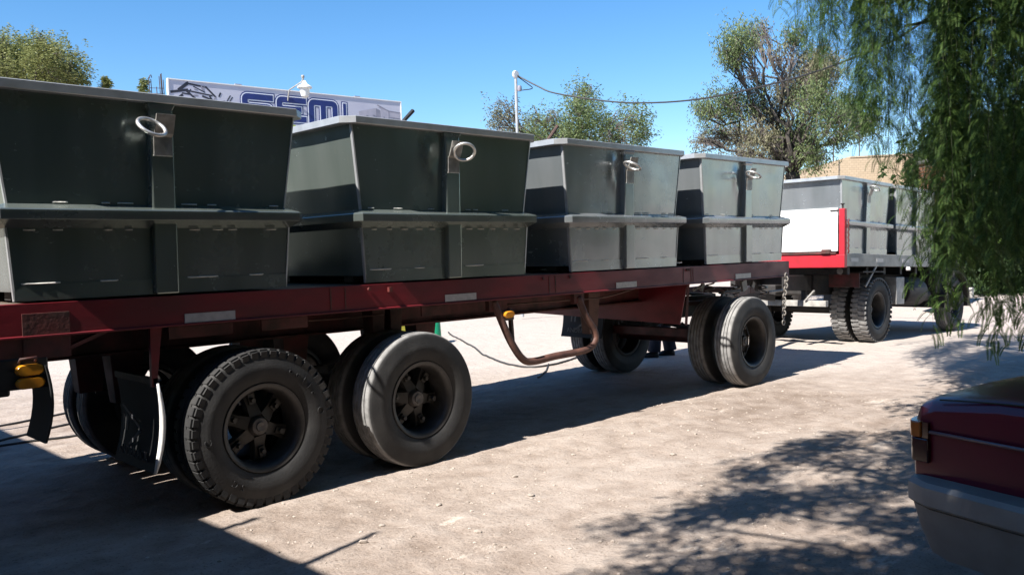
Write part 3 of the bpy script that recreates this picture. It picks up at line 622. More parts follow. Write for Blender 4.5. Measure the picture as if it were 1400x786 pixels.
# turntable
obj("turntable_ring", MB().lathe([(0.42, 1.0), (0.56, 1.0), (0.56, 1.035), (0.42, 1.035)], seg=40, center=(9.02, 6.35, 0), axis='z', closed=True), M['dark'], T, 40)
obj("turntable_ring", MB().lathe([(0.44, 0.93), (0.58, 0.93), (0.58, 0.975), (0.44, 0.975)], seg=40, center=(9.02, 6.35, 0), axis='z', closed=True), M['brown'], T, 40)
for y in (5.95, 6.75): obj("dolly_beam", MB().box((9.05, y, 0.86), (1.5, 0.12, 0.14)), M['dark'], T, bevel=0.006)
for x in (8.5, 9.02, 9.6): obj("dolly_beam", MB().box((x, 6.35, 0.865), (0.10, 1.0, 0.12)), M['dark'], T, bevel=0.006)
# dark red bulkhead ahead of the front axle, its near flange edge
obj("bulkhead_plate", MB().prism([(5.22, 1.23), (7.48, 1.23), (7.48, 0.86), (5.32, 0.80)], 7.72, 7.735, lambda u, v, h: (h, u, v)), M['red'], T)
obj("bulkhead_flange", MB().bar((7.742, 5.215, 1.23), (7.70, 5.225, 0.80), 0.010, 0.03), M['redworn'], T)
obj("support_leg", MB().box((6.75, 5.75, 0.98), (0.12, 0.10, 0.42), taper=1.5), M['brown'], T, bevel=0.005)
# gear at the turntable: rods, lugs and slack adjusters catching the sun
rg = random.Random(5)
for k in range(13):
    x = 8.45+k*0.115; y = 5.45+rg.uniform(-.12, .22); z = rg.uniform(1.03, 1.17)
    if k % 3 == 0: obj("brake_rod", MB().tube([(x-.12, y, z), (x+.16, y+rg.uniform(-.1, .1), z+rg.uniform(-.05, .05))], 0.016, 8), M['greysteel'], T, 40)
    elif k % 3 == 1: obj("lug_plate", MB().box((x, y, z), (rg.uniform(.05, .12), .03, rg.uniform(.06, .14)), Matrix.Rotation(rg.uniform(-.6, .6), 3, 'Y')), M['greysteel'], T, bevel=0.006)
    else: obj("coil_spring", MB().tube([(x+0.05*cos(j*0.9), y+0.05*sin(j*0.9), z-0.07+j*0.009) for j in range(18)], 0.010, 6), M['chain'], T, True)
# drawbar
for y0 in (5.62, 7.08): obj("drawbar_arm", MB().bar((9.05, y0, 0.98), (10.35, 6.35+(y0-6.35)*0.45, 1.04), 0.08, 0.09), M['brown'], T, bevel=0.008)
obj("drawbar_arm", MB().bar((10.3, 6.35, 1.02), (12.3, 6.75, 0.80), 0.10, 0.10), M['dark'], T, bevel=0.008)
obj("drawbar_arm", MB().box((10.33, 6.35, 1.03), (0.12, 0.80, 0.08)), M['brown'], T, bevel=0.008)
# chain on the front end
lk = MB().torus((0, 0, 0), 0.026, 0.008, (1, 0, 0), (0, 0, 1), seg=12, sub=6).mesh("chain_link", M['chain'], True)
ch = thing("hanging_chain", "short galvanised chain hanging from the front end of the trailer", "chain", (9.86, 5.22, 1.24))
for k in range(13):
    o = link("chain_link", lk, ch, (0.012*sin(k*0.7), 0.004*k, -0.042*k), (0, 0, (k % 2)*pi/2)); o.scale = (1, 1, 1.15)
obj("chain_hook", MB().torus((0.012, 0.05, -0.58), 0.03, 0.009, (1, 0, 0), (0, 0, 1), seg=14, sub=6), M['chain'], ch, True)
# bent pipe guard
pg = smoothpath([(4.875, YN+.03, 1.22), (4.91, YN, 1.10), (5.02, YN-.01, 0.88), (5.16, YN-.01, 0.715), (5.30, YN-.01, 0.685), (5.55, YN-.01, 0.70), (5.97, YN-.01, 0.715), (6.10, YN-.01, 0.78), (6.10, YN-.01, 0.88), (5.99, YN, 1.03), (5.93, YN+.03, 1.20)], 5)
obj("pipe_guard", MB().tube(pg, 0.032, 10), M['brown'], T, True)
obj("pipe_brace", MB().bar((5.03, YN, 1.16), (5.05, YN, 0.86), 0.03, 0.03), M['brown'], T)
for x in (4.88, 5.93): obj("pipe_bracket", MB().box((x, YN+.04, 1.19), (0.14, 0.05, 0.10)), M['redworn'], T, bevel=0.005)
ml = obj("marker_lamp", MB().box((4.985, YN-.005, 1.10), (0.14, 0.05, 0.085)), M['black'], T, bevel=0.012)
obj("marker_lens", MB().loft([[(4.985+.05*cos(a)*k+ .01*(1 if cos(a) > 0 else -1), YN-.032-d, 1.108+.03*sin(a)*k) for a in [2*pi*i/16 for i in range(16)]] for k, d in ((1, 0), (1, .012), (.8, .02))]), M['amber'], ml, 40)
obj("lamp_wire", MB().tube(smoothpath([(5.03, YN-.01, 1.06), (5.035, YN-.012, .98), (5.06, YN-.01, .88)], 4), 0.007, 6), M['black'], T, True)
# rear lamp cluster: two amber ovals on the near side
lb = obj("lamp_bracket", MB().box((1.36, YN+0.02, 1.045), (0.26, 0.05, 0.17)), M['black'], T, bevel=0.01)
for z in (1.063, 0.993):
    obj("amber_lamp", MB().loft([[(1.392+(.038*cos(a)+(.034 if cos(a) > 0 else -.034))*k, YN-.008-d, z+.031*sin(a)*k) for a in [2*pi*(i+.5)/24 for i in range(24)]] for k, d in ((1, 0), (1, .016), (.86, .026))]), M['amber'], lb, 40)
obj("lamp_handle", MB().tube([(1.345, YN-.005, 1.105), (1.345, YN-.03, 1.125), (1.425, YN-.03, 1.128), (1.425, YN-.005, 1.108)], 0.008, 6), M['redworn'], lb, True)
obj("lamp_box", MB().box((1.22, YN+0.25, 1.03), (0.16, 0.5, 0.20)), M['black'], T, bevel=0.012)
# mud flaps
def flap(x, y0, y1, z0, z1, emblem=True, curl=0.10, strip=False):
    f = MB(); secs = []
    n = 8
    for k in range(n+1):
        t = k/n; z = z1+(z0-z1)*t; dx = 0.03*sin(t*3.0)-curl*t*t*0.4
        secs.append([(x+dx, y0, z), (x+dx+.012, y0, z), (x+dx+.012, y1, z), (x+dx, y1, z)])
    f.loft(secs); o = obj("mud_flap", f, M['rubberflap'], T, 40)
    if emblem:
        yc = (y0+y1)/2; zc = z0+(z1-z0)*0.45; e = MB(); xx = x-0.012-curl*0.12
        for a, b in (((0.16, 0.13), (-0.12, 0.0)), ((-0.12, 0.0), (0.10, -0.13)), ((0.14, .07), (0.16, -.03)), ((0.08, 0.07), (0.10, -.03))):
            e.bar((xx, yc+a[0], zc+a[1]), (xx, yc+b[0], zc+b[1]), 0.004, 0.022, up=(0, .6, .8))
        obj("flap_emblem", e, M['flapprint'], o)
        tm = text_mesh("ANDBRACK", 0.085, 0.002, M['flapprint'])
        link("flap_lettering", tm, o, (xx-0.012, yc, z0+0.06), (pi/2, 0, -pi/2))
    if strip:
        sp = [(x+0.03*sin(k/8*3.0)-curl*(k/8)**2*0.4+.004, y0-0.008, z1+(z0-z1)*k/8) for k in range(9)]
        obj("flap_edge", MB().tube(sp, [0.010, .013, .016, .018, .018, .018, .017, .015, .009], 6), M['white'], o, True)  # white tube stands in for sunlight along the flap's near edge
    return o
flap(2.08, 5.17, 5.80, 0.36, 0.90, strip=True)
flap(1.46, 5.10, 5.44, 0.66, 1.08, emblem=False, curl=0.06)
flap(8.30, 6.86, 7.53, 0.52, 1.02)
obj("flap_hanger", MB().loft([[(2.06, YN+.02, 1.24), (2.13, YN+.02, 1.24), (2.13, YN+.05, 1.24), (2.06, YN+.05, 1.24)], [(2.055, YN+.02, .88), (2.085, YN+.02, .88), (2.085, YN+.05, .88), (2.055, YN+.05, .88)]]), M['red'], T)
obj("flap_hanger", MB().box((2.08, 5.48, 0.91), (0.03, 0.62, 0.04)), M['dark'], T)
obj("flap_hanger", MB().box((8.3, 7.2, 1.03), (0.03, 0.66, 0.04)), M['dark'], T)
obj("flap_hanger", MB().box((8.3, 7.2, 1.14), (0.03, 0.04, 0.24)), M['dark'], T)
# raised lettering on the near rear tyre's sidewall
nt_ = [o for o in T.children if o.name.startswith("wheel")][0]
for body, a0, size in (("oullo", 62, 0.055), ("O", 8, 0.075), ("SC", -118, 0.06), ("C", 185, 0.07)):
    for k, chs in enumerate(body):
        a = radians(a0-k*8.5); rr = 0.385
        tm = text_mesh(chs, size, 0.004, M['tyre'])
        link("tyre_lettering", tm, nt_, (rr*cos(a), -0.1345, rr*sin(a)), (pi/2, -(a-pi/2), 0))

# ------------------------------------------------------------------ truck
TR = thing("flatbed_truck", "old flatbed truck with white tailgate and red rear frame, half hidden by pepper branches", "truck", (12.78, 7.0, 0.03), (0, radians(2.0), radians(0.0)))
def tp(n, mb, mt, **k): return obj(n, mb, mt, TR, **k)
TW = 1.20
BB, BT = 1.235, 1.432
tp("bed_rail", MB().box((1.97, -TW+.04, (BB+BT)/2), (3.9, 0.08, BT-BB)), M['olive'], bevel=0.006)
tp("bed_rail", MB().box((1.97, TW-.04, (BB+BT)/2), (3.9, 0.08, BT-BB)), M['olive'], bevel=0.006)
for xa in (0.16, 1.10, 2.15): tp("reflector_strip", MB().box((xa+.13, -TW-.002, 1.335), (0.26, 0.004, 0.06)), M['reflector'])
for k in range(10): tp("bed_plank", MB().box((1.97, -1.05+k*0.233, 1.405), (3.86, 0.215, 0.03)), M['wood'])
tp("tail_beam", MB().box((-0.02, 0, 1.315), (0.10, 2*TW, 0.20)), M['redbright'], bevel=0.008)
tp("tail_ledge", MB().box((-0.06, -0.05, 1.435), (0.06, 2*TW-.35, 0.03)), M['redworn'], bevel=0.004)
for sy in (-1, 1):
    tp("tail_post", MB().box((-0.02, sy*(TW-.045), 1.76), (0.09, 0.085, 0.70)), M['redbright'], bevel=0.008)
    tp("latch_pin", MB().lathe([(0, 0), (.016, 0), (.016, .06), (.03, .065), (.03, .08), (0, .08)], seg=10, center=(-0.02, sy*(TW-.05), 2.11), axis='z'), M['dark'])
    tp("latch_arm", MB().box((-0.05, sy*(TW-.15), 2.085), (0.02, 0.16, 0.02)), M['dark'])
    tp("hinge", MB().box((-0.08, sy*(TW-.28), 1.46), (0.06, 0.14, 0.07)), M['redworn'], bevel=0.008)
tg = tp("tailgate", MB().box((-0.03, 0, 1.795), (0.035, 2*TW-.235, 0.66)), M['white'], bevel=0.006)
for xx in (-0.75, 0.75): obj("tailgate_bolt", MB().lathe([(0, -.01), (.018, -.01), (.02, 0.0)], seg=8, center=(-0.048, xx, 1.86), axis='x'), M['white'], tg)
tp("rear_chain", MB().tube([(0.03, -TW-.012, 1.95-.04*k) if k % 2 else (0.045, -TW-.02, 1.95-.04*k) for k in range(14)], 0.012, 6), M['redworn'], smooth=True)
tp("headboard", MB().box((3.93, 0, 1.60), (0.06, 2*TW-.1, 0.60)), M['black'], bevel=0.01)
for y in (-0.45, 0.45): tp("chassis_beam", MB().box((2.6, y, 0.98), (6.2, 0.09, 0.24)), M['dark'], bevel=0.008)
for k in range(6): tp("cross_member", MB().box((0.3+k*0.68, 0, 1.17), (0.08, 2.2, 0.12)), M['dark'])
tp("rear_bumper_bar", MB().box((0.10, 0.0, 0.655), (0.09, 1.70, 0.095)), M['greysteel'], bevel=0.006)
for y in (-0.45, 0.45): tp("bumper_stay", MB().box((0.14, y, 0.82), (0.06, 0.07, 0.34)), M['dark'])
tp("bar_pin", MB().bar((0.04, -0.52, 0.70), (0.02, -0.68, 0.86), 0.03, 0.02), M['greysteel'])
tp("hitch", MB().box((-0.05, 0, 0.86), (0.25, 0.25, 0.18)), M['dark'], bevel=0.02)
tp("spare_rack", MB().box((0.75, 0.1, 0.95), (0.9, 1.3, 0.35)), M['dark'], bevel=0.03)
tp("mud_guard", MB().box((0.52, -0.93, 1.02), (0.02, 0.50, 0.22)), M['redworn'], bevel=0.004)
tp("tail_lamp", MB().lathe([(0, -.05), (.05, -.045), (.055, 0), (.03, .02)], seg=16, center=(0.30, -0.98, 1.16), axis='x'), M['chain'], smooth=40)
tp("guard_stay", MB().bar((0.78, -1.16, 0.92), (1.12, -1.19, 1.25), 0.02, 0.03), M['greysteel'])
tp("fender", MB().box((1.0, -0.93, 1.15), (0.8, 0.55, 0.02)), M['dark'])
RW = 0.50
for sy in (-1, 1):
    wheel(TR, 1.27, sy*(TW-.15), RW+.03, 'lug', sy, 'disc', 0.1, 0.06)
    wheel(TR, 1.27, sy*(TW-.49), RW+.03, 'lug', sy, None, 0.2)
    wheel(TR, 4.87, sy*(TW-.18), RW+.03, 'rib', sy, 'disc', 0.2, -0.05)
for x in (1.27, 4.87): tp("axle", MB().tube([(x, -1.0, RW+.03), (x, 1.0, RW+.03)], 0.08, 12), M['dark'], smooth=40)
tp("battery_box", MB().box((2.12, -TW+.12, 0.83), (0.34, 0.2, 0.46)), M['greysteel'], bevel=0.008)
tp("fuel_tank", MB().lathe([(0, -.42), (.24, -.41), (.26, -.38), (.26, .38), (.24, .41), (0, .42)], seg=28, center=(2.95, -0.93, 0.80), axis='x'), M['dark'], smooth=40)
tp("air_tank", MB().lathe([(0, -.3), (.1, -.28), (.12, -.25), (.12, .25), (0.1, .28), (0, .3)], seg=20, center=(3.7, -0.9, 0.72), axis='x'), M['dark'], smooth=40)
tp("spigot", MB().lathe([(0, -.03), (.03, -.03), (.035, .03), (0, .04)], seg=10, center=(2.35, -TW-.02, 1.20), axis='y'), M['white'])
# bonneted cab
def carsec(x, pts): return [(x, y, z) for y, z in pts]+[(x, -y, z) for y, z in pts[::-1]]
tp("cab", MB().loft([carsec(4.02, [(-1.08, 0.75), (-1.10, 1.5), (-1.06, 1.6), (-0.98, 2.32), (-0.85, 2.42)]), carsec(5.02, [(-1.08, 0.75), (-1.10, 1.5), (-1.06, 1.6), (-0.98, 2.32), (-0.85, 2.42)]), carsec(5.35, [(-1.05, 0.75), (-1.07, 1.5), (-1.02, 1.58), (-0.99, 1.62), (-0.85, 1.64)])]), M['dark'], bevel=0.02)
tp("bonnet", MB().loft([carsec(5.3, [(-0.95, 0.8), (-0.95, 1.35), (-0.85, 1.52), (-0.5, 1.58), (-.2, 1.6)]), carsec(5.9, [(-0.8, 0.8), (-0.8, 1.3), (-0.7, 1.44), (-0.4, 1.5), (-.2, 1.51)])]), M['dark'], bevel=0.02)
tp("side_window", MB().prism([(4.2, 1.66), (5.05, 1.66), (4.95, 2.24), (4.2, 2.24)], 0, 0.01, lambda u, v, h: (u, -1.055-h+(v-1.6)*0.115, v)), M['glass'])
tp("door_handle", MB().box((4.3, -1.115, 1.45), (0.14, 0.03, 0.03)), M['chain'])
for sy in (-1, 1):
    fm = [(4.87+0.64*cos(a), RW+.03+0.64*sin(a)) for a in [radians(-5+k*19) for k in range(11)]]
    fi = [(4.87+0.60*cos(a), RW+.03+0.60*sin(a)) for a in [radians(-5+k*19) for k in range(11)]]
    for k in range(1):
        tp("front_fender", MB().prism(fm+fi[::-1], sy*1.20, sy*0.80, lambda u, v, h: (u, h, v)), M['dark'])
tp("front_bumper", MB().box((6.0, 0, 0.72), (0.12, 2.2, 0.22)), M['greysteel'], bevel=0.02)
tp("mirror", MB().box((5.1, -1.32, 1.95), (0.04, 0.16, 0.28)), M['black'], bevel=0.01)
tp("mirror_arm", MB().tube([(5.05, -1.0, 2.15), (5.1, -1.3, 2.1), (5.1, -1.3, 1.7), (5.08, -1.05, 1.6)], 0.012, 6), M['black'])
# the two containers on the truck stand on its sloping bed
def on_bed(x):
    v_ = Matrix.Rotation(radians(2.0), 3, 'Y') @ Vector((x, 0, BT+0.002)); return (12.78+v_.x, 7.0+v_.y, 0.03+v_.z)
rE = ((-0.02, -1.345, 1.035), (0.72, -0.55, -0.42), (-0.5, -0.8, 0.1))
c5 = make_container(on_bed(0.93), "light grey metal container on the truck, right behind the white tailgate", 61, rE, rot=(0, radians(2.0), 0))
c6 = make_container(on_bed(2.98), "light grey metal container on the truck behind the hanging pepper fronds", 73, rE, rot=(0, radians(2.0), 0))
for c_ in (c5, c6): c_.scale = (1, 0.93, 1)

# ------------------------------------------------------------------ saloon car at lower right
CA = thing("parked_car", "dark maroon saloon car with grey bumper parked in the shade at lower right", "car", (3.745, 0.765, 0.015), (0, 0, radians(-16)))
def csec(x, w, zb, zt, cr=0.035, sh=0.09):
    p = [(w*0.90, zb), (w*0.97, zb+0.06), (w*0.995, zb+0.2), (w, 0.62), (w*0.992, zt-sh*1.35), (w*0.955, zt-sh*0.45), (w*0.87, zt-0.012), (w*0.5, zt+cr*0.7), (0, zt+cr)]
    return [(x, y, z) for y, z in p]+[(x, -y, z) for y, z in p[-2::-1]]
body = MB().loft([csec(0.02, 0.76, 0.30, 0.87, 0.03), csec(0.06, 0.795, 0.27, 0.905, 0.035), csec(0.14, 0.815, 0.25, 0.925), csec(0.5, 0.825, 0.22, 0.945), csec(1.0, 0.83, 0.2, 0.955), csec(2.6, 0.83, 0.2, 0.93), csec(3.3, 0.825, 0.2, 0.90),
                   csec(3.9, 0.80, 0.22, 0.82), csec(4.12, 0.74, 0.28, 0.70)])
obj("body", body, M['carpaint'], CA, 35, bevel=0.012)
rf = MB().loft([[(0.95, y*0.70, 0.94) for y in (-1, -.5, 0, .5, 1)]+[(2.95, y*0.72, 0.94) for y in (1, .5, 0, -.5, -1)],
                [(1.45, y*0.56, 1.34+.02*(1-abs(y))) for y in (-1, -.5, 0, .5, 1)]+[(2.35, y*0.58, 1.36+.02*(1-abs(y))) for y in (1, .5, 0, -.5, -1)]])
obj("cabin", rf, M['carpaint'], CA, 30, bevel=0.02, loc=(.32, 0, 0))
obj("rear_window", MB().add([(1.02, -.60, .985), (1.02, .60, .985), (1.41, .50, 1.31), (1.41, -.50, 1.31)], [(0, 1, 2, 3)]).add([(1.005, -.60, .992), (1.005, .60, .992), (1.395, .50, 1.317), (1.395, -.50, 1.317)], [(0, 3, 2, 1)]), M['glass'], CA, loc=(.32, 0, 0))
for sy in (-1, 1):
    obj("side_window", MB().add([(1.25, sy*.688, 1.0), (2.75, sy*.70, 1.0), (2.33, sy*.605, 1.3), (1.52, sy*.592, 1.3)], [(0, 1, 2, 3)]).add([(1.25, sy*.70, 1.0), (2.75, sy*.712, 1.0), (2.33, sy*.617, 1.3), (1.52, sy*.604, 1.3)], [(0, 3, 2, 1)]), M['glass'], CA, loc=(.32, 0, 0))
    # tail light wraps the corner: amber upper part, dark red lower part
    yo = sy
    def lampsec(z, k=1.0): return [(0.30, yo*(0.826), z), (0.12, yo*0.823, z), (0.045, yo*0.80, z), (0.002, yo*0.765, z), (0.000, yo*0.685, z), (0.03, yo*0.685, z), (0.08, yo*0.75, z), (0.30, yo*0.80, z)]
    tl = obj("tail_light", MB().loft([lampsec(0.625), lampsec(0.732)]), M['redlens'], CA, 30, bevel=0.006)
    def lampsec2(z): return [(0.20, yo*0.828, z), (0.12, yo*0.826, z), (0.042, yo*0.803, z), (-0.002, yo*0.768, z), (-0.004, yo*0.72, z), (0.03, yo*0.72, z), (0.08, yo*0.75, z), (0.20, yo*0.80, z)]
    obj("indicator_lens", MB().loft([lampsec2(0.735), lampsec2(0.805)]), M['amberlens'], tl, 30, bevel=0.006)
    def lampsec3(z): return [(0.005, yo*0.718, z), (0.001, yo*0.685, z), (0.03, yo*0.685, z), (0.03, yo*0.718, z)]
    obj("reversing_lens", MB().loft([lampsec3(0.735), lampsec3(0.805)]), M['redlens'], tl)
    obj("door_handle", MB().box((1.75, sy*0.838, 0.80), (0.16, 0.02, 0.03)), M['carpaint'], CA)
obj("boot_seam", MB().tube([(0.052, y*0.66, 0.905+0.03*(1-abs(y)**2)) for y in [k/8-1 for k in range(17)]], 0.004, 5), M['black'], CA)
obj("trim_strip", MB().tube([(0.008, 0.68, 0.765), (0.0, 0.3, 0.765), (0.0, -0.3, 0.765), (0.008, -0.68, 0.765)], 0.008, 6), M['trim'], CA, True)
def bsec(z, o, w): return [(0.55, w, z), (0.12, w, z), (0.02-o, w-.05, z), (-0.03-o, w-.16, z), (-0.045-o, 0.3, z), (-0.05-o, 0, z), (-0.045-o, -0.3, z), (-0.03-o, -w+.16, z), (0.02-o, -w+.05, z), (0.12, -w, z), (0.55, -w, z), (0.55, 0, z)]
obj("rear_bumper", MB().loft([bsec(0.452, 0.042, .80), bsec(0.465, 0.055, .808), bsec(0.54, 0.055, .808), bsec(0.56, 0.04, .80), bsec(0.566, 0.0, .78)]), M['bumper'], CA, 30)
obj("rear_valance", MB().loft([bsec(0.21, -0.05, .765), bsec(0.33, -0.005, .79), bsec(0.444, 0.03, .80)]), M['bumper'], CA, 30)
def carwheel(x, y):
    w = link("wheel", MB().lathe([(0, -.02), (.1, -.03), (.15, -.01), (.17, -.05), (.19, -.06), (.19, .08), (0, .08)], seg=32).mesh("wheel", M['greysteel'], 40), CA, (x, y, 0.29), (0, 0, 0 if y < 0 else pi))
    obj("tyre", MB().lathe([(.185, -.07), (.22, -.09), (.27, -.085), (.29, -.06), (.29, .06), (.27, .085), (.22, .09), (.185, .07)], seg=40, closed=True), M['tyre'], w, 40)
for x in (0.85, 3.35):
    for y in (-0.74, 0.74): carwheel(x, y)

# ------------------------------------------------------------------ small things on the ground
def ground_line(name, pts, r, mt, label, cat, group=None):
    p = smoothpath([(x, y, gheight(x, y)+r*0.7) for x, y in pts], 10)
    p = [Vector((q.x, q.y, gheight(q.x, q.y)+r*0.7)) for q in p]
    return tag(obj(name, MB().tube(p, r, 6), mt, None, True), label, cat, group)
ground_line("black_hose", [(11.5, 13.6), (10.97, 12.82), (10.0, 11.2), (9.3, 10.17), (8.75, 9.15), (8.6, 8.5), (8.95, 8.33), (9.9, 8.68), (11.2, 9.2)], 0.016, M['hose'], "thin black hose curving over the sunlit dirt behind the bent pipe guard", "hose")
ground_line("hose_branch", [(7.95, 7.66), (8.4, 7.95), (9.03, 8.48)], 0.012, M['hose'], "short thin black lead lying under the trailer by the longer hose", "hose")
for k, (a, b) in enumerate((((1.2, 9.62), (4.2, 10.4)), ((1.2, 8.70), (3.9, 9.78)), ((1.0, 8.98), (3.8, 8.55)))):  # dark tubes stand in for straight shadow lines on the dirt
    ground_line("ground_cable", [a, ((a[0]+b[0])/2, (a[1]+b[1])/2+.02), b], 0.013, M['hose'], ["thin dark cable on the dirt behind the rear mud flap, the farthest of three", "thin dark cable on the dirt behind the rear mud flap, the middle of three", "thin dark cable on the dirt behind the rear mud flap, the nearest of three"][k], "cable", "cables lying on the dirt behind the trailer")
gb = thing("green_bin", "green plastic bin standing on the dirt behind the trailer", "bin", (9.95, 12.25, 0))
obj("bin_body", MB().lathe([(0, 0), (.17, 0), (.19, .02), (.17, .40), (.10, .52), (.10, .56), (0, .56)], seg=24, axis='z'), M['green'], gb, 40)
obj("bin_handle", MB().torus((0, 0, 0.56), 0.06, 0.01, (1, 0, 0), (0, 0, 1), seg=16, sub=6), M['green'], gb, True)
yc = thing("yellow_can", "small yellow plastic can on the dirt behind the trailer wheels", "can", (10.6, 14.1, 0))
obj("can_body", MB().box((0, 0, .14), (.3, .2, .28)), M['yellow'], yc, bevel=0.03)
obj("can_cap", MB().lathe([(0, .33), (.03, .33), (.03, .27)], seg=12, center=(.08, 0, 0), axis='z'), M['yellow'], yc)
stm = []
for k in range(6):
    bm = bmesh.new(); bmesh.ops.create_icosphere(bm, subdivisions=2, radius=1.0)
    for v_ in bm.verts: v_.co *= 1+0.35*noise.noise(v_.co*1.3+Vector((k*5, 0, 0)))
    for v_ in bm.verts: v_.co.z *= 0.6
    me = bpy.data.meshes.new("stone"); bm.to_mesh(me); bm.free(); me.materials.append(M['stone']); stm.append(me)
rs = random.Random(3)
for k, (x, y) in enumerate(((3.02, 4.25), (3.55, 4.35), (3.85, 4.5), (4.35, 4.45), (4.05, 4.0), (5.1, 4.55), (6.0, 4.65), (6.3, 4.2), (7.4, 4.7), (3.3, 3.7), (2.75, 4.05), (5.6, 3.95))):
    r = rs.uniform(.013, .024)
    o = link("stone", stm[k % 6], None, (x, y, gheight(x, y)+r*0.3), (rs.uniform(-.3, .3), 0, rs.uniform(0, 6))); o.scale = (r*1.3, r, r)
    tag(o, "small pale stone lying loose on the sunlit dirt beside the trailer", "stone", "small stones scattered on the dirt")
pb = MB(); ico = [(0, 0, 1), (.9, 0, .3), (.28, .85, .3), (-.72, .53, .3), (-.72, -.53, .3), (.28, -.85, .3), (.72, .53, -.3), (-.28, .85, -.3), (-.9, 0, -.3), (-.28, -.85, -.3), (.72, -.53, -.3)]
icf = [(0, 1, 2), (0, 2, 3), (0, 3, 4), (0, 4, 5), (0, 5, 1), (1, 6, 2), (2, 7, 3), (3, 8, 4), (4, 9, 5), (5, 10, 1), (1, 10, 6), (2, 6, 7), (3, 7, 8), (4, 8, 9), (5, 9, 10)]
for k in range(5200):
    if k < 3600: x = rs.uniform(1.8, 9); y = rs.uniform(1.5, 5.4)
    else: x = rs.uniform(3, 22); y = rs.uniform(2, 18)
    r = 0.003+0.012*rs.random()**5; a = rs.uniform(0, 6.3); z = gheight(x, y)
    ca, sa = cos(a), sin(a); e = rs.uniform(.6, 1.4); h = rs.uniform(.4, .8)
    pb.add([(x+r*(ca*p[0]*e-sa*p[1]), y+r*(sa*p[0]*e+ca*p[1]), z+r*h*p[2]+r*.15) for p in ico], icf)
tag(obj("pebbles", pb, M['stone'], None), "loose grit and pebbles strewn over the dirt", "pebbles", kind='stuff')

# ------------------------------------------------------------------ sign board on the building beyond
SA = radians(-5.8)  # board angle and position worked out from image pixels at a chosen depth
SG = thing("sign_building", "grey plastered building beyond the containers with bare rebars on its roof", "building", (10.31, 23.84, 0), (0, 0, SA))
obj("wall", MB().box((3.2, 4.3, 2.5), (9.0, 8.0, 5.0)), M['plaster'], SG)
obj("roof_slab", MB().box((3.2, 4.3, 5.06), (9.3, 8.3, 0.14)), M['plaster'], SG)
for x in (0.6, 2.6, 4.6, 6.6):
    w_ = obj("window", MB().box((x, 0.29, 2.2), (1.1, 0.06, 1.2)), M['glass'], SG); obj("window_frame", MB().box((x, 0.27, 2.2), (0.06, 0.05, 1.2)), M['white'], w_)
rb = ((-0.42, 0.3, 1.75), (-0.36, 0.32, 1.70), (-0.22, 0.3, 1.5), (-0.14, .3, 1.80), (-0.06, .36, 1.9), (-0.10, 0.3, 1.86), (-.02, .34, 1.72))
for x, y, h in rb: obj("rebar", MB().tube([(x, y, 5.1), (x+.01, y, 5.1+h*.5), (x-.015, y, 5.0+h)], 0.012, 5), M['rebar'], SG)
obj("rebar", MB().tube([(-0.42, .3, 6.72), (-.40, .3, 6.80), (-.37, .31, 6.82), (-.35, .32, 6.74)], 0.012, 5), M['rebar'], SG)
for z in (6.3, 6.45): obj("rebar_tie", MB().tube([(-0.45, .3, z), (-.02, .32, z+.03)], 0.008, 5), M['rebar'], SG)
SB = thing("sign_board", "long white sign board reading SEMI in navy letters on the building", "sign", (10.31, 23.84, 0), (0, 0, SA))
obj("board_panel", MB().box((3.75, 0.06, 5.87), (7.5, 0.08, 1.66)), M['signwhite'], SB)
obj("board_frame", MB().box((3.75, 0.055, 6.705), (7.54, 0.11, 0.025)), M['white'], SB)
obj("board_frame", MB().box((-0.008, 0.055, 5.87), (0.03, 0.112, 1.66)), M['white'], SB)
obj("board_frame", MB().box((7.508, 0.055, 5.87), (0.03, 0.112, 1.66)), M['white'], SB)
for x in (0.6, 3.0, 5.0, 7.0): obj("board_post", MB().box((x, 0.22, 5.7), (0.10, 0.10, 1.3)), M['greysteel'], SB)
for x in (2.0, 5.9): obj("board_clip", MB().box((x, 0.06, 6.735), (0.2, 0.08, 0.035)), M['inkgrey'], SB)
def roundpath(pts, rad=0.10, n=4):
    out = [Vector((*pts[0], 0))]
    for i in range(1, len(pts)-1):
        p = Vector((*pts[i], 0)); a = (Vector((*pts[i-1], 0))-p); b = (Vector((*pts[i+1], 0))-p)
        r = min(rad, a.length*.45, b.length*.45); a.normalize(); b.normalize()
        for k in range(n+1):
            t = k/n; out.append((p+a*r)*(1-t)**2+p*2*t*(1-t)+(p+b*r)*t*t)
    out.append(Vector((*pts[-1], 0))); return out
def stroke(mb, pts, w, y):
    n = len(pts)
    L = []; R = []
    for i, p in enumerate(pts):
        d = (pts[min(i+1, n-1)]-pts[max(i-1, 0)]).normalized(); nn = Vector((-d.y, d.x, 0))
        if 0 < i < n-1:
            d1 = (pts[i]-pts[i-1]).normalized(); d2 = (pts[i+1]-pts[i]).normalized(); k = 1/max(.6, math.sqrt((1+d1.dot(d2))/2))
        else: k = 1; p = p+d*(w/2 if i else -w/2)
        L.append(p+nn*w/2*k); R.append(p-nn*w/2*k)
    vs = [(q.x, y, q.y) for q in L+R]+[(q.x, y+.004, q.y) for q in L+R]
    fs = []
    for i in range(n-1): fs.append((i, i+1, n+i+1, n+i))
    fs += [(0, n, 3*n, 2*n), (n-1, 3*n-1, 4*n-1, 2*n-1)]
    for i in range(n-1): fs += [(i, 2*n+i, 2*n+i+1, i+1), (n+i, n+i+1, 3*n+i+1, 3*n+i)]
    mb.add(vs, fs)
zt_, zb_ = 6.42, 5.86; zm_ = (zt_+zb_)/2
def P(*p): return list(p)
